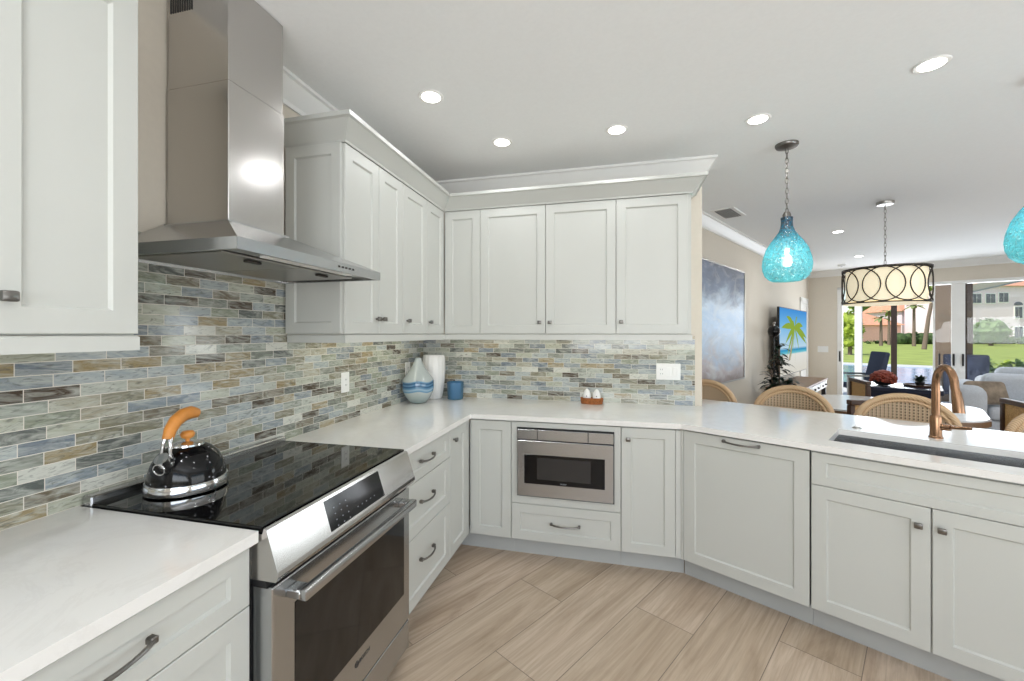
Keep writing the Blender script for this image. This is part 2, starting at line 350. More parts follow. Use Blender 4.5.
# ------------------------------------------------------------------ mesh helpers
class MB:
    def __init__(s): s.bm = bmesh.new()
    def box(s, x0, x1, y0, y1, z0, z1, bev=0.0, seg=1):
        r = bmesh.ops.create_cube(s.bm, size=1.0)
        vs = r['verts']
        for v in vs:
            v.co = Vector((x0+(v.co.x+.5)*(x1-x0), y0+(v.co.y+.5)*(y1-y0), z0+(v.co.z+.5)*(z1-z0)))
        if bev:
            es = list({e for v in vs for e in v.link_edges})
            bmesh.ops.bevel(s.bm, geom=es, offset=bev, segments=seg, affect='EDGES', profile=.5)
        return s
    def poly(s, pts, faces):
        vs = [s.bm.verts.new(p) for p in pts]
        for f in faces: s.bm.faces.new([vs[i] for i in f])
        return s
    def prism(s, pts2, a0, a1, axis='z'):
        """2-D outline extruded along an axis"""
        def mk(p, a):
            return {'z': (p[0], p[1], a), 'x': (a, p[0], p[1]), 'y': (p[0], a, p[1])}[axis]
        n = len(pts2)
        lo = [s.bm.verts.new(mk(p, a0)) for p in pts2]; hi = [s.bm.verts.new(mk(p, a1)) for p in pts2]
        s.bm.faces.new(lo); s.bm.faces.new(hi[::-1])
        for i in range(n): s.bm.faces.new((lo[i], hi[i], hi[(i+1) % n], lo[(i+1) % n]))
        return s
    def lathe(s, prof, c=(0, 0, 0), seg=32, flute=0, flute_n=0):
        rings = []
        for r, z in prof:
            ring = []
            for k in range(seg):
                a = 2*PI*k/seg; rr = r*(1+flute*math.cos(a*flute_n)) if flute_n else r
                ring.append(s.bm.verts.new((c[0]+rr*math.cos(a), c[1]+rr*math.sin(a), c[2]+z)))
            rings.append(ring)
        for i in range(len(rings)-1):
            for k in range(seg):
                s.bm.faces.new((rings[i][k], rings[i][(k+1) % seg], rings[i+1][(k+1) % seg], rings[i+1][k]))
        if prof[0][0] > 1e-4: s.bm.faces.new(rings[0][::-1])
        if prof[-1][0] > 1e-4: s.bm.faces.new(rings[-1])
        return s
    def tube(s, pts, r, seg=10, closed=False, flat=1.0, cap=True):
        pts = [Vector(p) for p in pts]; n = len(pts); rings = []
        rs = r if isinstance(r, (list, tuple)) else [r]*n
        prev = None
        for i, p in enumerate(pts):
            if closed: t = pts[(i+1) % n]-pts[i-1]
            else: t = pts[min(i+1, n-1)]-pts[max(i-1, 0)]
            t.normalize()
            if prev is None:
                ref = Vector((0, 0, 1)) if abs(t.z) < .9 else Vector((1, 0, 0))
                a = t.cross(ref).normalized()
            else:
                a = (prev-t*prev.dot(t)).normalized()
            prev = a; b = t.cross(a)
            rings.append([s.bm.verts.new(p+a*math.cos(2*PI*k/seg)*rs[i]+b*math.sin(2*PI*k/seg)*rs[i]*flat) for k in range(seg)])
        m = n if closed else n-1
        for i in range(m):
            A, B = rings[i], rings[(i+1) % n]
            for k in range(seg): s.bm.faces.new((A[k], A[(k+1) % seg], B[(k+1) % seg], B[k]))
        if not closed and cap: s.bm.faces.new(rings[0][::-1]); s.bm.faces.new(rings[-1])
        return s
    def ball(s, c, r, seg=16, sz=1.0):
        res = bmesh.ops.create_uvsphere(s.bm, u_segments=seg, v_segments=max(6, seg//2), radius=r)
        for v in res['verts']: v.co = Vector((v.co.x+c[0], v.co.y+c[1], v.co.z*sz+c[2]))
        return s
    def cyl(s, a, b, r, seg=16): return s.tube([a, b], r, seg)
    def sweep(s, path, prof, closed=False, cap=True):
        """profile (out, z) swept along a level path; out points to the right of travel"""
        n = len(path); rings = []
        for i in range(n):
            p = Vector(path[i])
            d0 = (Vector(path[i])-Vector(path[i-1])).normalized() if i > 0 or closed else None
            d1 = (Vector(path[(i+1) % n])-p).normalized() if i < n-1 or closed else None
            d0 = d0 or d1; d1 = d1 or d0
            n0 = Vector((d0.y, -d0.x, 0)); n1 = Vector((d1.y, -d1.x, 0)); m = (n0+n1).normalized()
            k = 1/max(.2, m.dot(n0))
            rings.append([s.bm.verts.new(p+m*(o*k)+Vector((0, 0, z))) for o, z in prof])
        m = n if closed else n-1
        for i in range(m):
            A, B = rings[i], rings[(i+1) % n]
            for j in range(len(prof)): s.bm.faces.new((A[j], A[(j+1) % len(prof)], B[(j+1) % len(prof)], B[j]))
        if not closed and cap: s.bm.faces.new(rings[0][::-1]); s.bm.faces.new(rings[-1])
        return s
    def xf(s, mat):
        bmesh.ops.transform(s.bm, matrix=mat, verts=s.bm.verts); return s
    def build(s, name, mat, parent=None, label=None, smooth=None, loc=None, rotz=0.0):
        bmesh.ops.recalc_face_normals(s.bm, faces=s.bm.faces)
        me = bpy.data.meshes.new(name); s.bm.to_mesh(me); s.bm.free()
        me.materials.append(M[mat] if isinstance(mat, str) else mat)
        if smooth is not None:
            me.shade_smooth(); me.set_sharp_from_angle(angle=math.radians(smooth))
        o = bpy.data.objects.new(name, me); COL.objects.link(o)
        if parent: o.parent = parent
        if loc is not None: o.location = loc
        if rotz: o.rotation_euler = (0, 0, rotz)
        if label: o['label'] = label
        return o
def tag(o, label, cat, group=None, kind=None):
    o['label'] = label; o['category'] = cat
    if group: o['group'] = group
    if kind: o['kind'] = kind
    return o
def thing(name, label, cat, loc=(0, 0, 0), rotz=0.0, group=None):
    o = bpy.data.objects.new(name, None); COL.objects.link(o); o.empty_display_size = .1
    o.location = loc; o.rotation_euler = (0, 0, rotz)
    return tag(o, label, cat, group)
def struct(mb, name, mat, label, cat='structure', smooth=None):
    o = mb.build(name, mat, smooth=smooth); o['kind'] = 'structure'; o['label'] = label; o['category'] = cat
    return o
def copy_thing(o, label, loc=None, rotz=None, group=None):
    def cp(a, parent):
        c = a.copy(); COL.objects.link(c)
        if parent: c.parent = parent
        for ch in a.children: cp(ch, c)
        return c
    kids = list(o.children)
    r = o.copy(); COL.objects.link(r); r['label'] = label
    for ch in kids: cp(ch, r)
    if loc is not None: r.location = loc
    if rotz is not None: r.rotation_euler = (0, 0, rotz)
    if group: r['group'] = group
    return r
def text(body, name, parent, loc, rot, size, mat):
    cu = bpy.data.curves.new(name, 'FONT'); cu.body = body; cu.size = size; cu.extrude = .0004
    cu.align_x = 'CENTER'; cu.align_y = 'CENTER'; cu.materials.append(M[mat])
    tmp = bpy.data.objects.new(name+'_curve', cu); COL.objects.link(tmp)
    me = bpy.data.meshes.new_from_object(tmp.evaluated_get(bpy.context.evaluated_depsgraph_get()))
    bpy.data.objects.remove(tmp); me.name = name
    o = bpy.data.objects.new(name, me); COL.objects.link(o); o.parent = parent; o.location = loc; o.rotation_euler = rot
    return o

# ------------------------------------------------------------------ the setting
CZ = 2.641                                     # ceiling height
CT = 0.904                                     # worktop height
XW = 2.148                                     # end of the kitchen back wall
UA, VF, UR = -0.665, 7.80, 5.0                  # painting wall, far wall, right wall of the living room
RY = -5.4
RX = (lambda t: P(UR, t).x)((RY-P(UR, 0).y)/EV.y)
cornerA = P(UA, (0.12-P(UA, 0).y)/EV.y)
room = [(0, RY), (RX, RY), tuple(P(UR, VF))[:2], tuple(P(UA, VF))[:2], tuple(cornerA)[:2], (0, .12)]
struct(MB().prism(room, -.08, 0), 'floor', 'floor', 'wood-look plank tile floor laid on the diagonal', 'floor')
roomc = [(-.15, RY-.15), (RX+.2, RY-.15), tuple(P(UR+.15, VF+.15))[:2], tuple(P(UA-.15, VF+.15))[:2], tuple(P(UA-.15, .4))[:2], (-.15, .3)]
struct(MB().prism(roomc, CZ, CZ+.15), 'ceiling', 'ceil', 'flat white textured ceiling', 'ceiling')
struct(MB().box(-.12, 0, RY-.12, .12, -.08, CZ), 'wall_left', 'wall', 'beige wall behind the range hood', 'wall')
struct(MB().box(0, XW, 0, .12, -.08, CZ), 'wall_back', 'wall', 'beige kitchen wall behind the upper cabinets', 'wall')
def uvbox(u0, u1, v0, v1, z0, z1, mb=None):
    mb = mb or MB()
    pts = [P(u0, v0, 0), P(u1, v0, 0), P(u1, v1, 0), P(u0, v1, 0)]
    return mb.prism([(p.x, p.y) for p in pts], z0, z1)
struct(uvbox(UA-.12, UA, .62, VF+.12, -.08, CZ), 'wall_living', 'wall', 'beige living room wall that holds the painting', 'wall')
DU0, DU1, DZ = -.205, 3.55, 2.30
mb = uvbox(UA, DU0, VF, VF+.12, -.08, CZ); uvbox(DU0, DU1, VF, VF+.12, DZ, CZ, mb); uvbox(DU1, UR, VF, VF+.12, -.08, CZ, mb)
struct(mb, 'wall_far', 'wall', 'beige far wall around the sliding glass doors', 'wall')
mb = uvbox(UR, UR+.12, -2.9, -2.0, -.08, CZ); uvbox(UR, UR+.12, -2.0, 2.6, 2.2, CZ, mb); uvbox(UR, UR+.12, 2.6, VF+.12, -.08, CZ, mb); uvbox(UR, UR+.12, -2.0, 2.6, -.08, .1, mb)
struct(mb, 'wall_right', 'wallwhite', 'unseen right wall of the open living room, off-white to cool the bounce light', 'wall')
mb = MB().box(0, .7, RY-.12, RY, -.08, CZ); mb.box(.7, 4.0, RY-.12, RY, -.08, .8); mb.box(.7, 4.0, RY-.12, RY, 2.3, CZ); mb.box(4.0, RX+.05, RY-.12, RY, -.08, CZ)
struct(mb, 'wall_rear', 'wallwhite', 'unseen wall behind the viewer, off-white to cool the bounce light', 'wall')
# tile splashbacks
mb = MB().box(0, .008, -3.6, -.008, CT, 1.40); mb.box(0, .008, -2.372, -1.494, 1.40, 1.76)
struct(mb, 'wall_tile_range', 'tile_y', 'glass strip mosaic splashback along the range wall', 'tile')
struct(MB().box(.008, 2.10, -.008, 0, CT, 1.40), 'wall_tile_back', 'tile_x', 'glass strip mosaic splashback under the back cabinets', 'tile')
# ceiling crown mouldings
CROWN = [(0, 0), (0, -.115), (.012, -.115), (.016, -.095), (.03, -.08), (.058, -.045), (.072, -.022), (.085, -.016), (.085, 0)]
CROWN = [(o, z+CZ) for o, z in CROWN]
def pth(*p): return [(q[0], q[1], 0) for q in p]
struct(MB().sweep(pth((0, -1.80), (0, 0), (XW, 0), (XW, .12), tuple(cornerA)[:2]), CROWN), 'trim_1', 'trim', 'white crown moulding round the kitchen ceiling', 'moulding', 30)
struct(MB().sweep(pth(P(UA, .62), P(UA, VF), P(UR, VF)), CROWN), 'trim_2', 'trim', 'white crown moulding round the living room ceiling', 'moulding', 30)
BB = [(0, 0), (.014, 0), (.014, .11), (.006, .125), (0, .125)]
struct(MB().sweep(pth(P(UA, .62), P(UA, VF), P(DU0-.06, VF)), BB), 'baseboard_left', 'trim', 'white baseboard under the painting wall', 'baseboard')
# white corner bead strip at the end of the kitchen wall
# casing of a door further down the painting wall
mb = uvbox(UA, UA+.025, 6.95, 7.05, 0, 2.08); uvbox(UA, UA+.025, 7.52, 7.62, 0, 2.08, mb); uvbox(UA, UA+.025, 6.95, 7.62, 2.0, 2.1, mb); uvbox(UA, UA+.012, 7.05, 7.52, 0, 2.0, mb)
struct(mb, 'door_2', 'trim', 'white interior door and casing beyond the television', 'door')

# sliding glass doors in the far wall
LR = -TH                                       # rotation of living-room things
d1 = bpy.data.objects.new('door_1', None); COL.objects.link(d1); d1['kind'] = 'structure'
d1['label'] = 'white framed sliding glass doors in the far wall'; d1['category'] = 'door'
d1.location = P(0, VF, 0); d1.rotation_euler = (0, 0, LR)
mb = MB().box(DU0, -.128, -.02, .12, 0, DZ, .004); mb.box(DU0, DU1, -.02, .12, DZ-.05, DZ, .004); mb.box(DU1-.07, DU1, -.02, .12, 0, DZ, .004); mb.box(DU0, DU1, 0, .12, 0, .03)
mb.build('frame', 'trim', d1)
MB().box(1.10, 1.128, .02, .06, .03, DZ-.05).build('stile', 'trim', d1)
MB().box(1.318, 1.478, .0, .06, .03, DZ-.05, .004).build('meeting_stile', 'trim', d1)
MB().box(1.128, 1.318, .035, .041, .03, DZ-.05).build('glass', 'pane', d1)
MB().box(1.478, 3.48, .035, .041, .03, DZ-.05).build('glass', 'pane', d1)
MB().box(1.478, 1.50, .02, .06, .03, DZ-.05).build('stile', 'darkbronze', d1)
for u in (-.165, 1.178, 1.345, 1.452):
    MB().box(u-.012, u+.012, -.035, .02 if u > 0 else 0, .88, 1.08, .004).build('handle', 'blackmat', d1, 'black pull handle')
# unseen windows; the rear one is added for its daylight
def window(name, root_loc, rz, w, z0, z1, label):
    o = bpy.data.objects.new(name, None); COL.objects.link(o); o['kind'] = 'structure'; o['label'] = label; o['category'] = 'window'
    o.location = root_loc; o.rotation_euler = (0, 0, rz)
    mb = MB().box(0, w, 0, .08, z0, z0+.06); mb.box(0, w, 0, .08, z1-.06, z1); mb.box(0, .06, 0, .08, z0, z1); mb.box(w-.06, w, 0, .08, z0, z1)
    for k in (1, 2): mb.box(w*k/3-.03, w*k/3+.03, 0, .08, z0, z1)
    mb.build('window_frame', 'trim', o)
window('window_1', (.7, RY-.12, 0), 0, 3.3, .8, 2.3, 'white framed window added unseen behind the viewer for its daylight')
window('window_2', P(UR+.02, 2.6, 0), -TH-PI/2, 4.6, .1, 2.2, 'white framed glass doors in the right wall')

# ceiling vent, smoke alarm
t = thing('ceiling_vent', 'white air vent with dark louvres in the living room ceiling', 'vent', P(-.42, 2.17, CZ), LR)
MB().box(-.11, .11, -.2, .2, -.008, 0, .003).build('frame', 'trim', t)
mb = MB()
for k in range(7): mb.box(-.075+k*.022, -.063+k*.022, -.17, .17, -.012, -.0085)
mb.build('louvres', 'plastic_grey', t)
t = thing('smoke_alarm', 'small round white smoke alarm near the far wall', 'smoke alarm', P(-.05, 7.0, CZ))
MB().lathe([(.04, -.038), (.055, -.03), (.06, 0)], seg=20).build('body', 'plastic', t, smooth=40)
MB().lathe([(.012, -.042), (.014, -.039)], seg=10).build('button', 'plastic_grey', t)

# recessed lights
LIGHTS = [((.633, -1.205), 'recessed ceiling light nearest the range hood'),
          ((.852, -.62), 'recessed ceiling light over the corner of the cabinets'),
          ((1.564, -.612), 'recessed ceiling light above the microwave'),
          ((2.344, -.544), 'recessed ceiling light beside the blue pendant chain'),
          ((2.949, -.897), 'large recessed ceiling light over the sink'),
          (tuple(P(.257, 3.933))[:2], 'recessed living room light, the one closer to the kitchen'),
          (tuple(P(.26, 6.165))[:2], 'recessed living room light, the one closer to the glass doors'),
          ((.75, -3.3), 'added unseen ceiling light above the near left worktop'), ((2.0, -2.6), 'added unseen ceiling light over the middle of the kitchen floor'),  # from here on: unseen lights added to brighten the rooms
          ((3.4, -3.2), 'added unseen ceiling light behind the viewer on the right'), (tuple(P(3.2, 2.5))[:2], 'added unseen living room light out over the right side'), (tuple(P(2.6, 5.5))[:2], 'added unseen living room light above the sofa')]
proto = None
for (x, y), lab in LIGHTS:
    if proto is None:
        t = thing('recessed_light', lab, 'ceiling light', (x, y, CZ), 0, 'recessed ceiling lights')
        MB().lathe([(.047, -.004), (.062, -.006), (.066, -.002), (.065, 0)], seg=32).build('trim_ring', 'trim', t, smooth=40)
        MB().lathe([(.0, -.0065), (.046, -.0065), (.0475, -.0052)], seg=32).build('lens', 'led', t)
        proto = t
    else: copy_thing(proto, lab, (x, y, CZ))
    lamp('recessed_lamp', 'AREA', (x, y, CZ-.02), 6 if 'living' in lab else (4.2 if 'viewer' in lab or 'middle' in lab or 'near left' in lab else 1.5), .10, None, (0, 0, -1), (.975, 1, 1.03))

# ------------------------------------------------------------------ cabinet parts
CF = 0.019
def shaker(x0, x1, z0, z1, st=.057, rl=None, rec=.009, sl=.006, t=CF, y=0.0):
    rl = rl or st; mb = MB(); e = .0018
    L = []
    for (i, zi, yy) in ((0, 0, y+t), (0, 0, y+e), (e, e, y), (st, rl, y), (st+sl, rl+sl, y+rec), (st+sl+.0001, rl+sl+.0001, y+rec)):
        L.append([(x0+i, yy, z0+zi), (x1-i, yy, z0+zi), (x1-i, yy, z1-zi), (x0+i, yy, z1-zi)])
    vs = [[mb.bm.verts.new(p) for p in r] for r in L[:5]]
    for a, b in zip(vs, vs[1:]):
        for k in range(4): mb.bm.faces.new((a[k], a[(k+1) % 4], b[(k+1) % 4], b[k]))
    mb.bm.faces.new(vs[0]); mb.bm.faces.new(vs[-1])
    return mb
def pull(parent, x, z, L=.14, vertical=False):
    """bow handle on a front, projecting to -y"""
    mb = MB(); h = L/2; pts = []; rs = []
    for i in range(13):
        f = -1+2*i/12
        pts.append((x+f*h, -.014-.020*(1-f*f)**.7, z-.004*(1-f*f))); rs.append(.0042+.0022*abs(f)**3+.0012*(1-abs(f))**3)
    mb.tube(pts, rs, 8)
    for sgn in (-1, 1):
        mb.box(x+sgn*h-.008, x+sgn*h+.008, -.02, 0, z-.008, z+.008, .003)
    return mb.build('handle', 'pewter', parent, smooth=35)
def knob(parent, x, z):
    mb = MB(); mb.cyl((x, 0, z), (x, -.014, z), .0055, 10); mb.box(x-.0135, x+.0135, -.029, -.014, z-.0115, z+.0115, .004, 2)
    return mb.build('knob', 'pewter', parent, smooth=35)
ZB, ZT = .126, CT-.032
def base_cab(name, label, loc, rz, w, fronts, depth=.6, group='base cabinets', carcass=None, toe=True, tx0=0, tx1=0):
    """local x along the front, y into the cabinet, door faces at y=0"""
    t = thing(name, label, 'cabinet', loc, rz, group)
    if carcass is None:
        mb = MB().box(.0, w, CF+.001, depth, ZB, ZT-.002)
    else: mb = carcass
    mb.build('body', 'cab', t)
    if toe:
        MB().box(tx0, w+tx1, .09, .108, 0, ZB-.001).build('toe_kick', 'toe', t)
    for f in fronts:
        kind, x0, x1, z0, z1 = f[:5]
        g = .0016
        if kind == 'door':
            o = shaker(x0+g, x1-g, z0+g, z1-g).build('door', 'cab', t)
        elif kind == 'drawer':
            o = shaker(x0+g, x1-g, z0+g, z1-g, .055, .045 if z1-z0 < .2 else .055).build('drawer', 'cab', t)
        elif kind == 'false':
            o = shaker(x0+g, x1-g, z0+g, z1-g, .055, .04).build('false_drawer_front', 'cab', t)
        else:
            o = MB().box(x0+g, x1-g, 0, CF, z0+g, z1-g, .0015).build('filler_strip', 'cab', t)
        for h in f[5:]:
            if h[0] == 'k': knob(o, h[1], h[2])
            else: pull(o, h[1], h[2], h[3])
    return t
LROT = PI/2                                    # left run faces +x
FX = 0.6374
zt = ZT-.008
# near left drawers
base_cab('base_cabinet', 'white base cabinet in the near left corner, left of the range', (FX, -3.35, 0), LROT, 1.045,
         [('drawer', .005, 1.04, .712, zt, ('p', .70, .796, .19)), ('drawer', .005, 1.04, .42, .712, ('p', .70, .57, .19)), ('drawer', .005, 1.04, ZB, .42, ('p', .70, .28, .19))])
# drawers right of the range
base_cab('base_cabinet', 'white three-drawer base cabinet just right of the range', (FX, -1.534, 0), LROT, .572,
         [('drawer', .0, .572, .712, zt, ('p', .262, .80, .14)), ('drawer', .0, .572, .456, .712, ('p', .262, .605, .14)), ('drawer', .0, .572, ZB, .456, ('p', .262, .325, .14))])
base_cab('base_cabinet', 'narrow white base cabinet with one door at the left of the inner corner', (FX, -.961, 0), LROT, .32,
         [('door', .0, .282, ZB, zt, ('k', .05, .80)), ('filler', .282, .32, ZB, zt)], tx1=.089)
# back run
base_cab('base_cabinet', 'white base cabinet door facing forward at the inner corner', (FX+.002, -FX, 0), 0, .277,
         [('filler', 0, .008, ZB, zt), ('door', .008, .277, ZB, zt)], tx0=-.09)
c = MB().box(0, .67, CF+.001, .6, ZB, .355); c.box(0, .016, CF+.001, .6, .355, ZT-.002); c.box(.654, .67, CF+.001, .6, .355, ZT-.002); c.box(.016, .654, CF+.001, .6, ZT-.02, ZT-.002); c.box(.016, .654, .58, .6, .355, ZT-.02)
mw = base_cab('base_cabinet', 'white base cabinet that holds the built-in microwave over a drawer', (.917, -FX, 0), 0, .67,
         [('drawer', 0, .67, ZB, .354, ('p', .34, .247, .17))], carcass=c)
mb = MB().box(.0016, .038, 0, CF, .356, zt, .001); mb.box(.632, .668, 0, CF, .356, zt, .001); mb.box(.038, .632, 0, CF, .356, .404, .001); mb.box(.038, .632, 0, CF, .832, zt, .001)
mb.build('face_frame', 'cab', mw)
base_cab('base_cabinet', 'white base cabinet with a single door right of the microwave', (1.588, -FX, 0), 0, .331,
         [('door', 0, .303, ZB, zt, ('k', .04, .797)), ('filler', .3015, .3335, ZB, zt)], depth=.58, tx1=.03)
# peninsula
def pen(u): return P(u, 0, 0)
t = thing('dishwasher', 'white panelled dishwasher built into the peninsula', 'dishwasher', pen(.012), -TH)
MB().box(.002, .596, CF+.002, .58, ZB, ZT-.01).build('body', 'steeldark', t)
o = shaker(.003, .595, ZB, zt, .06).build('door', 'cab', t); pull(o, .302, .845, .165)
MB().box(-.028, .598, .09, .108, 0, ZB-.001).build('toe_kick', 'toe', t)
MB().box(-.0115, .0015, 0.0005, .05, ZB, zt).build('filler_strip', 'cab', t)
c = MB().box(0, .818, CF+.001, .05, ZB, ZT-.002); c.box(0, .018, .05, .6, ZB, ZT-.002); c.box(.8, .818, .05, .6, ZB, ZT-.002); c.box(.018, .8, .05, .6, ZB, ZB+.02); c.box(.018, .8, .58, .6, ZB+.02, ZT-.002)
base_cab('sink_cabinet', 'white two-door sink base cabinet in the peninsula', pen(.611), -TH, .818,
         [('false', .003, .815, .712, zt), ('door', .003, .403, ZB, .712, ('k', .366, .636)), ('door', .405, .815, ZB, .712, ('k', .434, .636))], carcass=c)
base_cab('base_cabinet', 'white base cabinet at the right end of the peninsula', pen(1.43), -TH, .52,
         [('drawer', 0, .52, .712, zt, ('p', .26, .80, .14)), ('door', 0, .52, ZB, .712, ('k', .05, .636))])

# worktops
def slab(name, outer, holes, label, z0=CT-.03, z1=CT):
    bm = bmesh.new(); edges = []
    for ring in [outer]+holes:
        vs = [bm.verts.new((p[0], p[1], z1)) for p in ring]
        edges += [bm.edges.new((vs[i], vs[(i+1) % len(vs)])) for i in range(len(vs))]
    bmesh.ops.triangle_fill(bm, edges=edges, use_beauty=True)
    r = bmesh.ops.extrude_face_region(bm, geom=list(bm.faces))
    for v in r['geom']:
        if isinstance(v, bmesh.types.BMVert): v.co.z = z0
    mb = MB(); mb.bm.free(); mb.bm = bm
    return tag(mb.build(name, 'quartz'), label, 'worktop')
E_ = .657
slab('worktop', [(.009, -3.4), (E_, -3.4), (E_, -2.304), (.009, -2.304)], [], 'short white quartz worktop left of the range')
inner_x = E_
pc = P(0, -.018)
yb = -.657
k = (yb-pc.y)/EU.y                              # where the peninsula edge meets the back-run edge
px_ = pc+EU*k
UE = 1.97
SNK = (.665, 1.43, .117, .457)
outer = [(.009, -1.536), (E_, -1.536), (E_, yb), tuple(px_)[:2], tuple(P(UE, -.018))[:2], tuple(P(UE, 1.0))[:2], tuple(P(-.36, 1.0))[:2], (XW+.002, P(-.36, 1.0).y-.02), (XW+.002, -.009), (.009, -.009)]
hole = [tuple(P(a, b))[:2] for a, b in ((SNK[0], SNK[2]), (SNK[1], SNK[2]), (SNK[1], SNK[3]), (SNK[0], SNK[3]))]
slab('worktop', outer, [hole], 'long white quartz worktop running round the corner and along the peninsula')
# sink
t = thing('sink', 'long stainless undermount sink set into the peninsula worktop', 'sink', P(0, 0, 0), -TH)
a0, a1, b0, b1 = SNK; zt2 = CT-.031; zb2 = CT-.22
mb = MB()
q = lambda i, z: [mb.bm.verts.new(p) for p in ((a0-i, b0-i, z), (a1+i, b0-i, z), (a1+i, b1+i, z), (a0-i, b1+i, z))]
r0 = q(.02, zt2); r1 = q(-.001, zt2); r2 = q(-.008, zb2+.01); r3 = q(-.02, zb2)
for A, B in ((r0, r1), (r1, r2), (r2, r3)):
    for i in range(4): mb.bm.faces.new((A[i], A[(i+1) % 4], B[(i+1) % 4], B[i]))
mb.bm.faces.new(r3); mb.build('basin', 'steel', t)
MB().lathe([(.0, .002), (.045, .003), (.05, 0)], (1.05, .33, zb2), 24).build('drain', 'chrome', t)
# faucet
fb = P(1.035, .545, CT)
t = thing('faucet', 'brushed bronze gooseneck faucet standing behind the sink', 'faucet', fb, -TH)
MB().lathe([(.027, 0), (.027, .006), (.0235, .01), (.0225, .1), (.019, .112)], seg=24).build('base', 'bronze', t, smooth=40)
pts = [(0, 0, .09), (0, 0, .16), (0, 0, .24)]
for i in range(13):
    a = PI*i/12
    pts.append((.030-.030*math.cos(a), -.062+.062*math.cos(a), .265+.088*math.sin(a)))
pts.append((.066, -.135, .23))
MB().tube(pts, [.0165]*3+[.0155]*13+[.0155], 16).build('spout', 'bronze', t, smooth=50)
MB().tube([(.064, -.13, .245), (.068, -.139, .205), (.072, -.146, .15)], [.017, .0195, .021], 16).build('spray_head', 'bronze', t, smooth=50)
mb = MB(); mb.tube([(.018, -.004, .058), (.05, -.016, .058)], .016, 14); mb.tube([(.045, -.014, .06), (.09, -.03, .066), (.118, -.04, .07)], [.0085, .0085, .0075], 10)
mb.build('lever', 'bronze', t, smooth=50)
t = thing('air_switch', 'small round metal air switch button on the worktop left of the faucet', 'button', P(.733, .552, CT))
MB().lathe([(.021, 0), (.021, .004), (.015, .005), (.014, .009), (.0, .009)], seg=20).build('button', 'nickel', t, smooth=40)
t = thing('soap_dispenser', 'metal soap dispenser by the right end of the sink', 'soap dispenser', P(1.372, .55, CT), -TH)
MB().lathe([(.022, 0), (.022, .006), (.011, .01), (.011, .07), (.0, .075)], seg=20).build('base', 'nickel', t, smooth=40)
MB().tube([(0, 0, .065), (-.03, -.045, .075), (-.04, -.06, .062)], .006, 10).build('nozzle', 'nickel', t, smooth=40)

# ------------------------------------------------------------------ range
RY0, RY1 = -2.299, -1.541; RWD = RY1-RY0
t = thing('range', 'stainless slide-in electric range with a black glass cooktop', 'range', (0, RY0, 0), LROT)
# local x = along wall (world +y); local y = -(world x): front is at negative y
def ly(x): return -x
mb = MB().box(.004, RWD-.004, ly(.625), ly(.012), .06, .895)
mb.build('body', 'steeldark', t)
MB().box(.03, RWD-.03, ly(.60), ly(.05), 0, .06).build('plinth', 'blackmat', t)
MB().box(.0, RWD, ly(.662), ly(.052), .896, .913, .002).build('cooktop', 'cooktop', t)
MB().box(.0, RWD, ly(.051), ly(.011), .896, .934, .004).build('rear_trim', 'steel', t)
# sloped control panel with a curved lower lip
prof = [(ly(.626), .893), (ly(.664), .893), (ly(.668), .908), (ly(.677), .904), (ly(.712), .798), (ly(.714), .786), (ly(.706), .772), (ly(.626), .772)]
cp = MB().prism(prof, 0, RWD, 'x').build('control_panel', 'steelv', t)
nrm = Vector((0, -(.904-.798), -(.035))); nrm = Vector((0, -.106, .035)).normalized()
def onpanel(x, f, lift=.0008):                  # f: 0 top of slope, 1 bottom
    y = ly(.677+.035*f); z = .904-.106*f
    return Vector((x, y, z))+nrm*lift
dx0, dx1 = .215, .520
mb = MB(); q0 = [onpanel(dx0, .08), onpanel(dx1, .08), onpanel(dx1, .93), onpanel(dx0, .93)]; q1 = [onpanel(dx0, .08, -.002), onpanel(dx1, .08, -.002), onpanel(dx1, .93, -.002), onpanel(dx0, .93, -.002)]
mb.poly(q0+q1, [(0, 1, 2, 3), (7, 6, 5, 4), (0, 4, 5, 1), (1, 5, 6, 2), (2, 6, 7, 3), (3, 7, 4, 0)])
nf = len(mb.bm.faces)
for (x, f) in [(.25+.03*i, .35+.17*j) for i in range(3) for j in range(4)]+[(.36+.025*i, .72) for i in range(5)]:
    c0 = onpanel(x, f, .0012); mb.poly([c0+Vector((-.0025, 0, 0)), c0+Vector((.0025, 0, 0)), onpanel(x+.0025, f+.03, .0012), onpanel(x-.0025, f+.03, .0012)], [(0, 1, 2, 3)])
dsp = mb.build('touch_display', 'black', cp)
dsp.data.materials.append(M['markings'])
for i, f in enumerate(dsp.data.polygons): f.material_index = 1 if i >= nf else 0
# door
MB().box(.004, RWD-.004, ly(.672), ly(.626), .752, .771).build('vent_gap', 'blackmat', t)
dr = MB().box(.006, RWD-.006, ly(.690), ly(.627), .187, .751, .003).build('oven_door', 'steel', t)
MB().box(.085, RWD-.055, ly(.692), ly(.6895), .318, .668, .0008).build('oven_window', 'ovenglass', dr)
mb = MB().box(.055, RWD-.055, ly(.752), ly(.726), .694, .726, .006, 2)
for x in (.075, RWD-.075): mb.box(x-.022, x+.022, ly(.735), ly(.689), .697, .723, .004)
mb.build('handle', 'steel', dr, smooth=40)
text('BOSCH', 'lettering', dr, (.420, ly(.6906), .273), (PI/2, 0, 0), .0195, 'letter')
ex = .374
mb = MB().tube([(ex+.010*math.cos(2*PI*k/24), ly(.6908), .273+.010*math.sin(2*PI*k/24)) for k in range(24)], .0009, 6, True)
mb.box(ex-.0045, ex-.003, ly(.6912), ly(.69), .267, .279); mb.box(ex+.003, ex+.0045, ly(.6912), ly(.69), .267, .279); mb.box(ex-.003, ex+.003, ly(.6912), ly(.69), .2724, .2736)
mb.build('emblem', 'letter', dr)
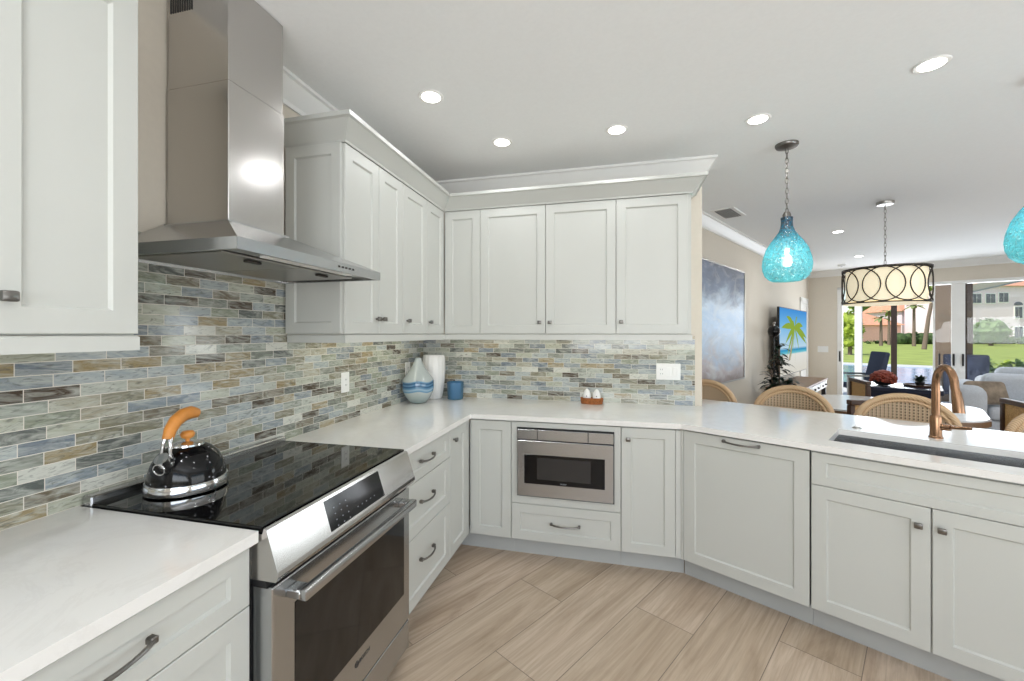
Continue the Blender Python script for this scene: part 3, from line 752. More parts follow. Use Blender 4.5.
MB().box(.008, RWD-.008, ly(.684), ly(.627), .1805, .1865).build('drawer_gap_shade', 'blackmat', t)  # dark strip stands in for the shade inside the gap
MB().box(.006, RWD-.006, ly(.688), ly(.627), .064, .180, .002).build('warming_drawer', 'steel', t)

# hood
HY0, HY1 = -2.250, -1.514
t = thing('range_hood', 'stainless chimney range hood mounted above the range', 'range hood', (0, HY0, 0), LROT)
HW = HY1-HY0; HD = .53
def rect(x0, x1, y0, y1, z): return [(x0, y0, z), (x1, y0, z), (x1, y1, z), (x0, y1, z)]
cx0, cx1, cdp = .198, .446, .28
mb = MB()
R = [rect(.012, HW-.012, -HD+.012, -.012, 1.668), rect(.012, HW-.012, -HD+.012, -.009, 1.657), rect(0, HW, -HD, -.009, 1.657), rect(0, HW, -HD, -.009, 1.692), rect(cx0-.012, cx1+.012, -cdp-.012, -.009, 1.80), rect(cx0-.012, cx1+.012, -cdp-.012, -.009, 1.805)]
V = [[mb.bm.verts.new(p) for p in r] for r in R]
for A, B in zip(V, V[1:]):
    for i in range(4): mb.bm.faces.new((A[i], A[(i+1) % 4], B[(i+1) % 4], B[i]))
mb.bm.faces.new(V[0]); mb.bm.faces.new(V[-1])
can = mb.build('canopy', 'steel', t)
MB().box(.05, HW/2-.004, -HD+.11, -.05, 1.661, 1.6675, .002).build('filter', 'nickel', t)
MB().box(HW/2+.004, HW-.05, -HD+.11, -.05, 1.661, 1.6675, .002).build('filter', 'nickel', t)
for x in (HW*.27, HW*.73): MB().box(x-.03, x+.03, -HD+.14, -HD+.16, 1.652, 1.6605, .003).build('filter_handle', 'darkiron', t)
MB().box(.15, HW-.15, -HD+.04, -HD+.075, 1.660, 1.6675, .002).build('light_strip', 'plastic', t)
mb = MB()
for k in range(5): mb.lathe([(.005, 0), (.005, .003), (0, .003)], (0, 0, 0), 10) if False else mb.box(HW*.60+k*.022, HW*.60+k*.022+.009, -HD-.002, -HD+.001, 1.672, 1.679)
mb.build('buttons', 'darkiron', can)
MB().box(cx0, cx1, -cdp, -.009, 1.80, 2.285, .002).build('lower_chimney', 'steelv', t)
up = MB().box(cx0+.003, cx1-.003, -cdp+.003, -.009, 2.285, CZ-.002, .002).build('upper_chimney', 'steelv', t)
mb = MB()
for k in range(10): mb.box(cx0+.0015, cx0+.006, -.026-.0105*k, -.0205-.0105*k, 2.555, 2.62)
mb.build('vent_slots', 'blackmat', up)

# kettle
KC = Vector((.195, -2.125, .914))
t = thing('kettle', 'black speckled kettle with a wooden hook handle on the cooktop', 'kettle', KC, math.radians(-76))
MB().lathe([(.104, 0), (.112, .004), (.114, .02), (.110, .034), (.106, .036), (0, .036)], seg=40).build('base_band', 'chrome', t, smooth=40)
MB().lathe([(.106, .034), (.104, .055), (.096, .085), (.082, .112), (.064, .13), (.046, .14), (.0, .142)], seg=40).build('body', 'enamel', t, smooth=60)
lid = MB().lathe([(.047, .139), (.046, .145), (.03, .151), (.0, .153)], seg=32).build('lid', 'chrome', t, smooth=50)
MB().lathe([(.006, .151), (.006, .158), (.017, .164), (.021, .175), (.015, .184), (0, .186)], seg=20).build('lid_knob', 'wood', lid, smooth=60)
sp = MB().tube([(.070, 0, .088), (.088, 0, .106), (.098, 0, .118)], [.026, .021, .018], 16).build('spout', 'chrome', t, smooth=50)
MB().tube([(.090, 0, .109), (.104, 0, .124)], [.021, .02], 16).build('whistle_cap', 'chrome', sp, smooth=50)
MB().tube([(.112+.004*math.sin(a), .017*math.cos(a), .092+.017*math.sin(a)) for a in [2*PI*k/16 for k in range(16)]], .0022, 6, True).build('trigger_ring', 'chrome', sp, smooth=50)
mb = MB()
for s_ in (-1, 1): mb.tube([(.072, .014*s_, .105), (.086, .013*s_, .135), (.082, .010*s_, .170), (.075, .008*s_, .188)], .0055, 8)
mb.build('handle_bracket', 'chrome', t, smooth=50)
MB().tube([(.080, 0, .176), (.070, 0, .203), (.050, 0, .226), (.020, 0, .240), (-.012, 0, .243), (-.04, 0, .236)], [.0135, .0155, .017, .0175, .017, .013], 14, flat=1.25).build('handle', 'wood', t, smooth=60)

# microwave drawer
t = thing('microwave', 'stainless drawer microwave built in under the back worktop', 'microwave', (.957, -FX, 0), 0)
MB().box(.006, .586, .025, .5, .41, .826).build('body', 'steeldark', t)
MB().box(0, .592, -.012, .024, .406, .83, .002).build('surround', 'blackmat', t)
for xa, xb in ((.004, .129), (.132, .438), (.441, .588)): MB().box(xa, xb, -.022, -.0125, .762, .824, .0015).build('control_panel', 'steel', t)
dr = MB().box(.004, .588, -.026, -.0125, .414, .756, .003).build('drawer_front', 'steel', t)
o = MB().box(.05, .538, -.0275, -.0262, .492, .672, .0006).build('window', 'black', dr)
MB().box(.13, .455, -.0285, -.0277, .522, .655).build('window_mesh', 'ovenmesh', o)
text('SHARP', 'lettering', o, (.292, -.0282, .503), (PI/2, 0, 0), .013, 'markings')

# ------------------------------------------------------------------ upper cabinets
UX, UB, UT = .3323, 1.415, 2.311
def upper(label, loc, rz, w, doors, depth, extra=None):
    t = thing('upper_cabinet', label, 'cabinet', loc, rz, 'upper cabinets')
    mb = extra or MB().box(0, w, CF+.001, depth, UB-.001, UT+.01)
    mb.build('body', 'cab', t)
    for (x0, x1, k) in doors:
        g = .0016
        o = shaker(x0+g, x1-g, UB+.002, UT-.002, .058).build('door', 'cab', t)
        if k is not None: knob(o, k, 1.495)
    return t
DEP = UX-.009
upper('white upper cabinet at the near left, beside the hood', (UX, -3.35, 0), LROT, .987, [(.0, .70, None), (.70, .987, .731)], DEP)
t = upper('white two-door upper cabinet immediately right of the hood', (UX, -1.4925, 0), LROT, .548, [(0, .289, .262), (.289, .548, .316)], DEP)
o = shaker(.012, DEP-.008, UB+.004, UT-.004, .05).xf(Matrix.Translation((-.019, 0, 0)) @ Matrix(((0, 1, 0, 0), (1, 0, 0, 0), (0, 0, 1, 0), (0, 0, 0, 1)))).build('end_panel', 'cab', t)
upper('white one-door upper cabinet in the middle of the range wall', (UX, -.943, 0), LROT, .323, [(0, .323, .045)], DEP)
upper('white upper cabinet door nearest the inner corner on the range wall', (UX, -.619, 0), LROT, .285, [(0, .284, .030)], DEP)
upper('narrow white upper cabinet at the left end of the back wall', (UX+.002, -UX, 0), 0, .276, [(0.0005, .276, None)], DEP)
upper('white two-door upper cabinet in the middle of the back wall', (.6095, -UX, 0), 0, .948, [(0, .4755, .436), (.4755, .948, .508)], DEP)
upper('white one-door upper cabinet at the right end of the back wall', (1.5585, -UX, 0), 0, .468, [(0, .447, .033)], DEP)
# cabinet crown and light rail (continuous runs)
CC = [(-.02, UT+.002), (.004, UT+.002), (.006, UT+.012), (.022, UT+.03), (.052, UT+.066), (.066, UT+.08), (.080, UT+.084), (.080, UT+.104), (-.02, UT+.104)]
runp = pth((.004, -1.4925), (UX, -1.4925), (UX, -UX), (2.028, -UX), (2.028, -.004))
# travel keeps the room on the right-hand side
struct(MB().sweep(runp, CC), 'trim_3', 'cab', 'white crown moulding along the top of the right upper cabinets', 'moulding', 25)
struct(MB().sweep(pth((UX, -3.35), (UX, -2.365), (.004, -2.365)), CC), 'trim_4', 'cab', 'white crown moulding along the top of the near left cabinet', 'moulding', 25)
RAIL = [(-.018, UB-.041), (.002, UB-.041), (.002, UB-.006), (-.004, UB-.002), (-.018, UB-.002)]
struct(MB().sweep(pth((.012, -1.4925), (UX, -1.4925), (UX, -UX), (2.028, -UX), (2.028, -.012)), RAIL), 'trim_5', 'cab', 'white light rail under the right upper cabinets', 'moulding')
struct(MB().sweep(pth((UX, -3.35), (UX, -2.365), (.012, -2.365)), RAIL), 'trim_6', 'cab', 'white light rail under the near left cabinet', 'moulding')
# under-cabinet light bars
for (x0, x1, y0, y1, lab) in ((.10, .13, -1.4, -.35, 'slim light bar under the cabinets on the range wall'), (.36, 1.98, -.14, -.11, 'slim light bar under the cabinets on the back wall')):
    o = tag(MB().box(x0, x1, y0, y1, UB-.012, UB-.002).build('light_bar', 'plastic'), lab, 'light')
    lamp('under_cabinet_lamp', 'AREA', ((x0+x1)/2, (y0+y1)/2, UB-.014), .8, x1-x0, y1-y0, (0, 0, -1), (1, .95, .78))

# outlets and switches
def plate(name, label, loc, rz, w, kinds, h=.118):
    t = thing(name, label, 'outlet' if 'outlet' in name else 'switch', loc, rz)
    MB().box(-w/2, w/2, -.006, 0, -h/2, h/2, .002).build('plate', 'plastic', t)
    for i, k in enumerate(kinds):
        x = (i-(len(kinds)-1)/2)*.046
        if k == 's': MB().box(x-.016, x+.016, -.009, -.0055, -.033, .033, .002).build('rocker', 'plastic', t)
        else:
            o = MB().box(x-.017, x+.017, -.008, -.0055, -.034, .034, .003).build('socket', 'plastic', t)
            mb = MB()
            for zz in (-.02, .012):
                for s_ in (-1, 1): mb.box(x+s_*.0065-.0012, x+s_*.0065+.0012, -.0086, -.0078, zz, zz+.009)
            mb.build('slots', 'plastic_grey', o)
    return t
plate('wall_outlet', 'white wall outlet on the range wall just right of the range', (.008, -1.043, 1.131), LROT, .072, 'o')
plate('wall_outlet', 'white wall outlet in the corner behind the blue banded vase', (.008, -.28, 1.14), LROT, .072, 'o')
plate('outlet_switch_plate', 'wide white outlet and switch plate at the right end of the tile', (1.922, -.008, 1.144), 0, .165, 'oss')
plate('light_switch', 'white triple switch plate on the far wall left of the glass doors', P(-.43, VF, 1.11), -TH, .17, 'sss')

# things on the back worktop
t = thing('bottle_vase', 'frosted bottle vase with a wavy blue band in the corner', 'vase', (.130, -.345, CT))
MB().lathe([(.048, 0), (.066, .01), (.092, .045), (.111, .085), (.1165, .115), (.116, .162), (.108, .182), (.078, .222), (.048, .265), (.029, .305), (.024, .325), (.027, .333), (.02, .333), (.018, .30), (0, .28)], seg=40).build('vase', 'stripevase', t, smooth=60)
o = bpy.data.objects['vase']; o.name = 'body'
o = tag(MB().lathe([(.058, 0), (.066, .006), (.080, .09), (.090, .22), (.088, .32), (.080, .345), (.072, .345), (.078, .3), (.066, .06), (0, .03)], seg=64, flute=.02, flute_n=16).build('fluted_vase', 'porcelain', smooth=60), 'tall white fluted vase behind the blue banded bottle', 'vase')
o.location = (.150, -.112, CT)
o = tag(MB().lathe([(.054, 0), (.060, .004), (.066, .135), (.062, .135), (.056, .012), (0, .010)], seg=32).build('tumbler', 'blueglass', smooth=50), 'blue glass tumbler standing right of the white vase', 'tumbler')
o.location = (.335, -.118, CT)
t = thing('wicker_basket', 'small orange wicker basket holding two white shakers', 'basket', (1.386, -.085, CT))
mb = MB()
n = 28
for k_ in range(5):
    z = .005+.009*k_; rx = .074+.004*k_/4
    mb.tube([((rx+.0012*(-1)**(i+k_))*math.cos(2*PI*i/n), (.036+.0012*(-1)**(i+k_))*math.sin(2*PI*i/n), z) for i in range(n)], .0048, 6, True)
mb.prism([(.072*math.cos(2*PI*i/n), .034*math.sin(2*PI*i/n)) for i in range(n)], .0, .006)
mb.build('basket_weave', 'wicker', t, smooth=50)
for s_, lab in ((-1, 'white egg-shaped shaker, the left one in the wicker basket'), (1, 'white egg-shaped shaker, the right one in the wicker basket')):
    o = thing('shaker', lab, 'shaker', (1.386+s_*.035, -.085, CT+.0065), 0, 'shakers in the basket')
    MB().lathe([(.018, 0), (.027, .02), (.030, .045), (.026, .072), (.016, .092), (.006, .102), (0, .103)], seg=24).build('body', 'porcelain', o, smooth=60)
    MB().ball((0, -.0285, .052), .0045, 8).build('dimple', 'plastic_grey', o)

# ------------------------------------------------------------------ hanging lamps
def chain_links(mb, z0, z1, n):
    L = (z1-z0)/n
    for i in range(n):
        zc = z0+L*(i+.5); pts = []
        for k in range(12):
            a = 2*PI*k/12; x = .0085*math.cos(a); z = zc+L*.66*math.sin(a)
            pts.append((x, 0, z) if i % 2 == 0 else (0, x, z))
        mb.tube(pts, .0022, 6, True)
    return mb
def pendant(loc, label, top=2.641):
    t = thing('pendant_lamp', label, 'lamp', loc, 0, 'teal glass pendants over the peninsula')
    zt_ = top-loc[2]
    MB().lathe([(.0, -.028), (.02, -.028), (.06, -.02), (.066, -.012), (.066, 0)], (0, 0, zt_), 28).build('canopy', 'pewter', t, smooth=40)
    chain_links(MB(), .435, zt_-.026, 13).build('chain', 'pewter', t, smooth=50)
    MB().cyl((0, 0, .30), (0, 0, zt_-.02), .0022, 6).build('cord', 'nickel', t)
    MB().lathe([(.0, .445), (.016, .445), (.024, .428), (.024, .40), (.0, .40)], seg=20).build('cap', 'pewter', t, smooth=40)
    gp = [(.080, 0), (.1, .010), (.122, .032), (.136, .07), (.139, .105), (.135, .145), (.118, .205), (.09, .255), (.066, .288), (.046, .318), (.035, .348), (.032, .38), (.034, .41)]
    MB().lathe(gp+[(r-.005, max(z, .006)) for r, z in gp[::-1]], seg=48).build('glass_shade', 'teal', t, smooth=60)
    MB().lathe([(.0, .09), (.022, .098), (.031, .122), (.026, .15), (.014, .175), (.013, .21), (0, .212)], seg=20).build('bulb', 'bulb', t, smooth=60)
    lamp('pendant_bulb', 'POINT', Vector(loc)+Vector((0, 0, .13)), 6.5, .05, color=(1, .93, .8))
    return t
pendant(Vector((2.629, -.145, 1.757)), 'teal blown glass pendant hanging over the left of the peninsula')
pp = P(.352, .785)+EU*1.06
pendant(Vector((pp.x, pp.y, 1.757)), 'teal blown glass pendant cut off by the right edge')
# drum pendant
dc = P(.735, 2.818, 0)
t = thing('drum_pendant', 'drum pendant with interlocking metal rings over the dining table', 'lamp', (dc.x, dc.y, 0))
MB().lathe([(0, -.028), (.06, -.028), (.066, -.02), (.066, 0)], (0, 0, CZ), 28).build('canopy', 'nickel', t, smooth=40)
chain_links(MB(), 2.06, CZ-.027, 14).build('chain', 'nickel', t, smooth=50)
DR, DZ0, DZ1 = .318, 1.700, 2.015
MB().lathe([(DR-.03, DZ0+.012), (DR-.03, DZ1-.012), (DR-.033, DZ1-.012), (DR-.033, DZ0+.012)], seg=64).build('lamp_shade', 'shade', t, smooth=60)
MB().lathe([(0, DZ0-.010), (DR-.012, DZ0-.010), (DR-.012, DZ0-.006), (0, DZ0-.006)], seg=48).build('diffuser', 'shade', t)
mb = MB()
for z in (DZ0, DZ1): mb.lathe([(DR-.006, z-.0055), (DR+.002, z-.0055), (DR+.002, z+.0055), (DR-.006, z+.0055), (DR-.006, z-.0055)], seg=64)
mb.build('hoop', 'darkiron', t, smooth=40)
rh = (DZ1-DZ0)/2-.008; NR = 12
for i in range(NR):
    a0 = 2*PI*i/NR; pts = []
    for k in range(32):
        b = 2*PI*k/32; a = a0+(rh*math.cos(b))/DR; pts.append(((DR-.002)*math.cos(a), (DR-.002)*math.sin(a), (DZ0+DZ1)/2+rh*math.sin(b)))
    MB().tube(pts, .0052, 6, True).build('ring', 'darkiron', t, smooth=50)
mb = MB()
for k in range(3):
    a = 2*PI*k/3+.3; mb.tube([(0, 0, 2.06), (DR*.5*math.cos(a), DR*.5*math.sin(a), DZ1+.015), (DR*math.cos(a), DR*math.sin(a), DZ1)], .004, 6)
mb.build('spider', 'darkiron', t, smooth=40)
lamp('drum_bulb', 'POINT', (dc.x, dc.y, 1.86), 8, .06, color=(1, .88, .68))

# ------------------------------------------------------------------ stools at the peninsula
def stool(u, v, rz, label):
    t = thing('bar_stool', label, 'stool', P(u, v, 0), -TH+rz, 'rattan stools at the peninsula')
    # sits facing the worktop (local -y); back at local +y
    def arch(w, zc, h, n=24, ext=True, cv=.045):
        pts = []
        for i in range(n+1):
            a = PI*i/n; x = w*math.cos(a); z = zc+h*math.sin(a)
            pts.append((x, .0-cv*(x/w)**2, z))
        if ext: pts = [(w*.93, -cv, .64), (w*.98, -cv, .72)]+pts+[(-w*.98, -cv, .72), (-w*.93, -cv, .64)]
        return pts
    MB().tube(arch(.252, .79, .204), .021, 10).build('back_frame', 'rattan', t, smooth=60)
    MB().tube(arch(.224, .79, .174), .012, 8).build('inner_hoop', 'rattan', t, smooth=60)
    mb = MB(); pts = arch(.222, .79, .172, ext=False)
    rows = []
    for (x, y, z) in pts[:13]:
        rows.append(z)
    # woven panel: vertical strips between the seat rail and the hoop
    nx = 24; grid = []
    for i in range(nx+1):
        x = -.216+.432*i/nx; zt_ = .79+.17*math.sqrt(max(0, 1-(x/.222)**2)); y = -.045*(x/.255)**2
        grid.append([mb.bm.verts.new((x, y-.003, .66+(zt_-.66)*j/6)) for j in range(7)])
    for i in range(nx):
        for j in range(6): mb.bm.faces.new((grid[i][j], grid[i+1][j], grid[i+1][j+1], grid[i][j+1]))
    r = bmesh.ops.solidify(mb.bm, geom=list(mb.bm.faces), thickness=.006)
    mb.build('back_panel', 'weave', t, smooth=60)
    MB().box(-.235, .235, -.43, -.01, .615, .65, .016, 3).build('seat', 'weave', t, smooth=50)
    for (x, y, x2, y2) in ((-.2, -.40, -.22, -.43), (.2, -.40, .22, -.43), (-.2, -.04, -.225, -.02), (.2, -.04, .225, -.02)):
        MB().tube([(x, y, .62), (x2, y2, 0)], .015, 10).build('leg', 'rattan', t, smooth=60)
    mb = MB()
    for z in (.22,):
        c4 = [(-.212, -.42, z), (.212, -.42, z), (.216, -.03, z), (-.216, -.03, z)]
        for i in range(4): mb.tube([c4[i], c4[(i+1) % 4]], .010, 8)
    mb.build('foot_rail', 'rattan', t, smooth=60)
    mb = MB()
    for s_ in (-1, 1): mb.ball((s_*.205, -.035, .815), .012, 10)
    mb.build('bolt', 'darkwood', t, smooth=60)
    return t
s0 = stool(-.385, 1.47, 0, 'woven rattan bar stool half hidden by the end of the kitchen wall')
copy_thing(s0, 'woven rattan bar stool in front of the plant and console', P(.262, 1.49, 0), -TH)
copy_thing(s0, 'woven rattan bar stool behind the bronze faucet', P(.90, 1.49, 0), -TH)
copy_thing(s0, 'woven rattan bar stool at the far right edge', P(1.60, 1.49, 0), -TH)

# ------------------------------------------------------------------ dining set
t = thing('dining_table', 'white topped dining table with a wooden edge under the drum pendant', 'table', P(.76, 2.80, 0), -TH)
def rrect(w, d, r, n=8):
    pts = []
    for (sx, sy, a) in ((1, 1, 0), (-1, 1, PI/2), (-1, -1, PI), (1, -1, 1.5*PI)):
        for i in range(n+1):
            b = a+PI/2*i/n; pts.append((sx*(w-r)+r*math.cos(b), sy*(d-r)+r*math.sin(b)))
    return pts
MB().prism(rrect(.60, .58, .34), .742, .755).build('table_top', 'tabletop', t)
MB().prism(rrect(.61, .59, .35), .70, .7415).build('edge_band', 'midwood', t)
for sx in (-1, 1):
    for sy in (-1, 1): MB().tube([(sx*.45, sy*.38, .70), (sx*.48, sy*.42, 0)], [.035, .022], 12).build('leg', 'midwood', t, smooth=50)
def dchair(u, v, rz, label):
    t = thing('dining_chair', label, 'chair', P(u, v, 0), -TH+rz, 'dining chairs with cane backs')
    # back at local +y
    for s_ in (-1, 1):
        MB().box(s_*.215-.02, s_*.215+.02, .19, .23, 0, .86, .005).build('leg', 'darkwood', t)
        MB().box(s_*.215-.018, s_*.215+.018, -.22, -.184, 0, .43, .005).build('leg', 'darkwood', t)
    MB().box(-.235, .235, .185, .235, .861, .90, .008, 2).build('top_rail', 'darkwood', t)
    MB().box(-.194, .194, .19, .228, .52, .56, .005).build('lower_rail', 'darkwood', t)
    MB().box(-.194, .194, .203, .215, .561, .86).build('cane_back', 'cane', t)
    MB().box(-.235, .235, -.225, .184, .431, .465, .006).build('seat_frame', 'darkwood', t)
    MB().box(-.22, .22, -.22, .18, .466, .52, .02, 3).build('seat_cushion', 'sofa', t, smooth=50)
    return t
c0 = dchair(.28, 3.66, -1.15, 'cane backed dining chair on the far side of the table')
copy_thing(c0, 'cane backed dining chair tucked in on the kitchen side of the table', P(.60, 2.10, 0), -TH+PI+.75)
copy_thing(c0, 'cane backed dining chair at the right end of the table', P(1.33, 2.50, 0), -TH-PI/2+.35)
# ------------------------------------------------------------------ dark table behind with bowl and tray
t = thing('side_table', 'long dark navy table behind the dining chairs', 'table', P(.80, 4.95, 0), -TH)
MB().box(-.36, .36, -.36, .36, .69, .75, .012, 2).build('table_top', 'navy', t)
MB().box(-.32, .32, -.31, .31, .60, .689).build('apron', 'navy', t)
for sx in (-1, 1):
    for sy in (-1, 1): MB().box(sx*.28-.03, sx*.28+.03, sy*.28-.03, sy*.28+.03, 0, .60).build('leg', 'navy', t)
t = thing('flower_bowl', 'round bowl of dark red flowers on the navy table', 'flowers', P(.615, 4.86, .752))
MB().lathe([(.05, 0), (.075, .01), (.10, .05), (.095, .06), (0, .05)], seg=24).build('bowl', 'blackmat', t, smooth=50)
mb = MB(); rnd = random.Random(3); mb.ball((0, 0, .105), .108, 16, .85)
for i in range(150):
    a = rnd.uniform(0, 2*PI); b = rnd.uniform(-.35, 1.45); r = .125
    c = Vector((r*math.cos(a)*math.cos(b), r*math.sin(a)*math.cos(b), .06+.105*math.sin(b)+.01))
    mb.ball(c, rnd.uniform(.016, .026), 8, .8)
mb.build('blooms', 'red', t, smooth=60)
t = thing('round_tray', 'dark round tray on the navy table', 'tray', P(.955, 5.0, .751))
MB().lathe([(.15, 0), (.165, .02), (.16, .024), (.148, .008), (0, .008)], seg=32).build('tray', 'darkwood', t, smooth=40)
bpy.data.objects['tray'].name = 'dish'
def leaf(mb, base, dirv, L, w, droop=.3, up=Vector((0, 0, 1))):
    d = Vector(dirv).normalized(); side = d.cross(up)
    side = side.normalized() if side.length > 1e-3 else Vector((1, 0, 0))
    rows = []
    for i, (f, ww) in enumerate(((0, .15), (.3, .9), (.6, 1), (.85, .55), (1, .03))):
        c = Vector(base)+d*L*f+Vector((0, 0, -droop*L*f*f))
        rows.append((mb.bm.verts.new(c-side*w*ww), mb.bm.verts.new(c+Vector((0, 0, -.12*w*ww))), mb.bm.verts.new(c+side*w*ww)))
    for A, B in zip(rows, rows[1:]):
        mb.bm.faces.new((A[0], A[1], B[1], B[0])); mb.bm.faces.new((A[1], A[2], B[2], B[1]))
t = thing('potted_succulent', 'small green potted plant standing on the round tray', 'plant', P(.955, 5.0, .760))
MB().lathe([(.035, 0), (.05, .05), (.045, .05), (0, .04)], seg=20).build('pot', 'blackmat', t, smooth=40)
mb = MB(); rnd = random.Random(5)
for i in range(34):
    a = i*2.4; e = rnd.uniform(.2, 1.3); leaf(mb, (0, 0, .04), (math.cos(a)*math.cos(e), math.sin(a)*math.cos(e), math.sin(e)), rnd.uniform(.09, .14), .02, .2)
mb.build('leaves', 'leafdark', t, smooth=60)

# ------------------------------------------------------------------ console, plant, globe lamp, television, painting
t = thing('console_table', 'white console with a brown wooden top under the television', 'console table', P(-.43, 5.55, 0), -TH)
MB().box(-.215, .235, -1.06, 1.06, .62, .65, .004).build('table_top', 'midwood', t)
MB().box(-.20, .22, -1.03, 1.03, .50, .619).build('apron', 'trim', t)
for y in (-.68, 0, .68):
    o = MB().box(.2205, .231, y-.31, y+.31, .51, .61, .003).build('drawer', 'trim', t)
    for s_ in (-1, 1): MB().ball((.240, y+.14*s_, .56), .016, 10).build('knob', 'blackmat', o)
for sx in (-.165, .185):
    for sy in (-1.0, 1.0): MB().box(sx-.03, sx+.03, sy-.03, sy+.03, 0, .499).build('leg', 'blackmat', t)
t = thing('floor_plant', 'tall dark leafy plant in a brown basket in front of the console', 'plant', P(-.36, 3.98, 0), -TH)
MB().lathe([(.14, 0), (.19, .04), (.20, .22), (.185, .30), (.165, .29), (0, .27)], seg=24).build('pot', 'pot', t, smooth=40)
mb = MB()
for (x, y, h) in ((0, 0, 1.28), (.12, .04, .78), (-.08, -.06, .95)): mb.tube([(x*.4, y*.4, .26), (x, y, h)], .011, 6)
mb.build('stem', 'bark', t)
mb = MB(); rnd = random.Random(11)
for (x, y, z0, z1, n) in ((0, 0, .62, 1.30, 95), (.12, .04, .50, .84, 45), (-.08, -.06, .55, .98, 50)):
    for i in range(n):
        f = rnd.random(); a = i*2.399; e = rnd.uniform(-.1, .8)
        leaf(mb, (x, y, z0+(z1-z0)*f), (math.cos(a)*math.cos(e), math.sin(a)*math.cos(e), math.sin(e)), rnd.uniform(.15, .25)*(1-.35*f), .026, .5)
mb.build('leaves', 'leafdark', t, smooth=60)
t = thing('floor_lamp', 'slim black floor lamp with a glossy globe behind the tall plant', 'lamp', P(-.505, 4.36, 0), -TH)
MB().lathe([(.11, 0), (.11, .015), (.012, .025), (.010, 1.37), (0, 1.38)], seg=24).build('stand', 'blackmat', t, smooth=40)
MB().ball((0, 0, 1.45), .078, 24).build('globe', 'black', t, smooth=60)
MB().lathe([(.014, 1.525), (.010, 1.55), (.020, 1.562), (.016, 1.578), (0, 1.582)], seg=14).build('finial', 'nickel', t, smooth=50)
t = thing('television', 'flat television showing a palm beach on the painting wall', 'television', P(-.5, 4.66, .782), -TH)
MB().box(-.035, -.004, 0, 1.96, 0, 1.03, .004).build('housing', 'blackmat', t)
MB().box(-.16, -.0355, .7, 1.2, .3, .7).build('wall_mount', 'blackmat', t)
sc = MB().box(-.0035, 0, .012, 1.948, .012, 1.018).build('screen', 'screen', t)
mb = MB()
for i in range(15):
    a = 2*PI*i/15+.25*math.sin(i*5.1); L = .34+.10*math.sin(i*2.7+1)
    base = Vector((.001, .98, .74)); pts = []
    for k in range(7):
        f = k/6; yy = base.y+L*2.3*f*math.cos(a); zz = base.z+L*f*math.sin(a)-.20*f*f
        wv = .075*math.sin(PI*min(1, f*.9+.1)); pts.append((yy, min(1.012, zz), wv))
    A = [mb.bm.verts.new((.0012, max(.02, min(1.94, y)), z-w)) for y, z, w in pts]; B = [mb.bm.verts.new((.0012, max(.02, min(1.94, y)), min(1.015, z+w*.3))) for y, z, w in pts]
    for k in range(6): mb.bm.faces.new((A[k], A[k+1], B[k+1], B[k]))
mb.build('picture_fronds', 'leaf_screen', sc)
MB().poly([(.0009, .55, .22), (.0009, .66, .22), (.0009, 1.02, .74), (.0009, .94, .74)], [(0, 1, 2, 3)]).build('picture_trunk', 'trunk_screen', sc)
t = thing('painting', 'large blue grey abstract painting in a thin silver frame', 'painting', P(UA, 1.86, .85), -TH)
MB().box(.004, .03, .012, 1.60, .012, 1.335).build('canvas', 'painting', t)
mb = MB().box(.002, .038, 0, .013, 0, 1.347); mb.box(.002, .038, 1.60, 1.613, 0, 1.347); mb.box(.002, .038, .013, 1.60, 0, .013); mb.box(.002, .038, .013, 1.60, 1.334, 1.347)
mb.build('frame', 'nickel', t)

# ------------------------------------------------------------------ sofa
t = thing('sofa', 'pale grey sectional sofa beside the sliding doors', 'sofa', P(1.24, 5.0, 0), -TH)
def soft(mb, x0, x1, y0, y1, z0, z1, b): return mb.box(x0, x1, y0, y1, z0, z1, b, 4)
soft(MB(), .02, 2.2, .05, .95, .08, .40, .03).build('base', 'sofa', t, smooth=60)
soft(MB(), .0, .28, -.12, 1.05, .08, .80, .11).build('arm', 'sofa', t, smooth=60)
soft(MB(), .285, 2.25, .80, 1.08, .30, .90, .10).build('backrest', 'sofa', t, smooth=60)
for k in range(2): soft(MB(), .29+.96*k, 1.24+.96*k, .0, .78, .405, .56, .05).build('seat_cushion', 'sofa', t, smooth=60)
for k in range(2): soft(MB(), .31+.96*k, 1.22+.96*k, .58, .80, .565, .90, .08).build('back_cushion', 'sofa', t, smooth=60)
o = tag(soft(MB(), -.19, .19, -.055, .055, -.14, .14, .05).build('throw_pillow', 'taupe', smooth=60), 'taupe patterned throw pillow leaning on the sofa arm', 'pillow')
o.location = P(1.52, 5.15, .71); o.rotation_euler = (-.35, 0, -TH+.5)
t = thing('sofa', 'second pale grey sofa with a striped back by the right window', 'sofa', P(1.78, 6.42, 0), -TH+.04)
soft(MB(), 0, 1.9, 0, .85, .08, .42, .03).build('base', 'sofa', t, smooth=60)
soft(MB(), 0, 1.9, .62, .9, .43, .92, .09).build('backrest', 'sofa', t, smooth=60)
soft(MB(), -.2, .0, -.05, .9, .08, .78, .08).build('arm', 'sofa', t, smooth=60)
for k in range(2): soft(MB(), .02+.94*k, .93+.94*k, .0, .6, .425, .57, .05).build('seat_cushion', 'sofa', t, smooth=60)

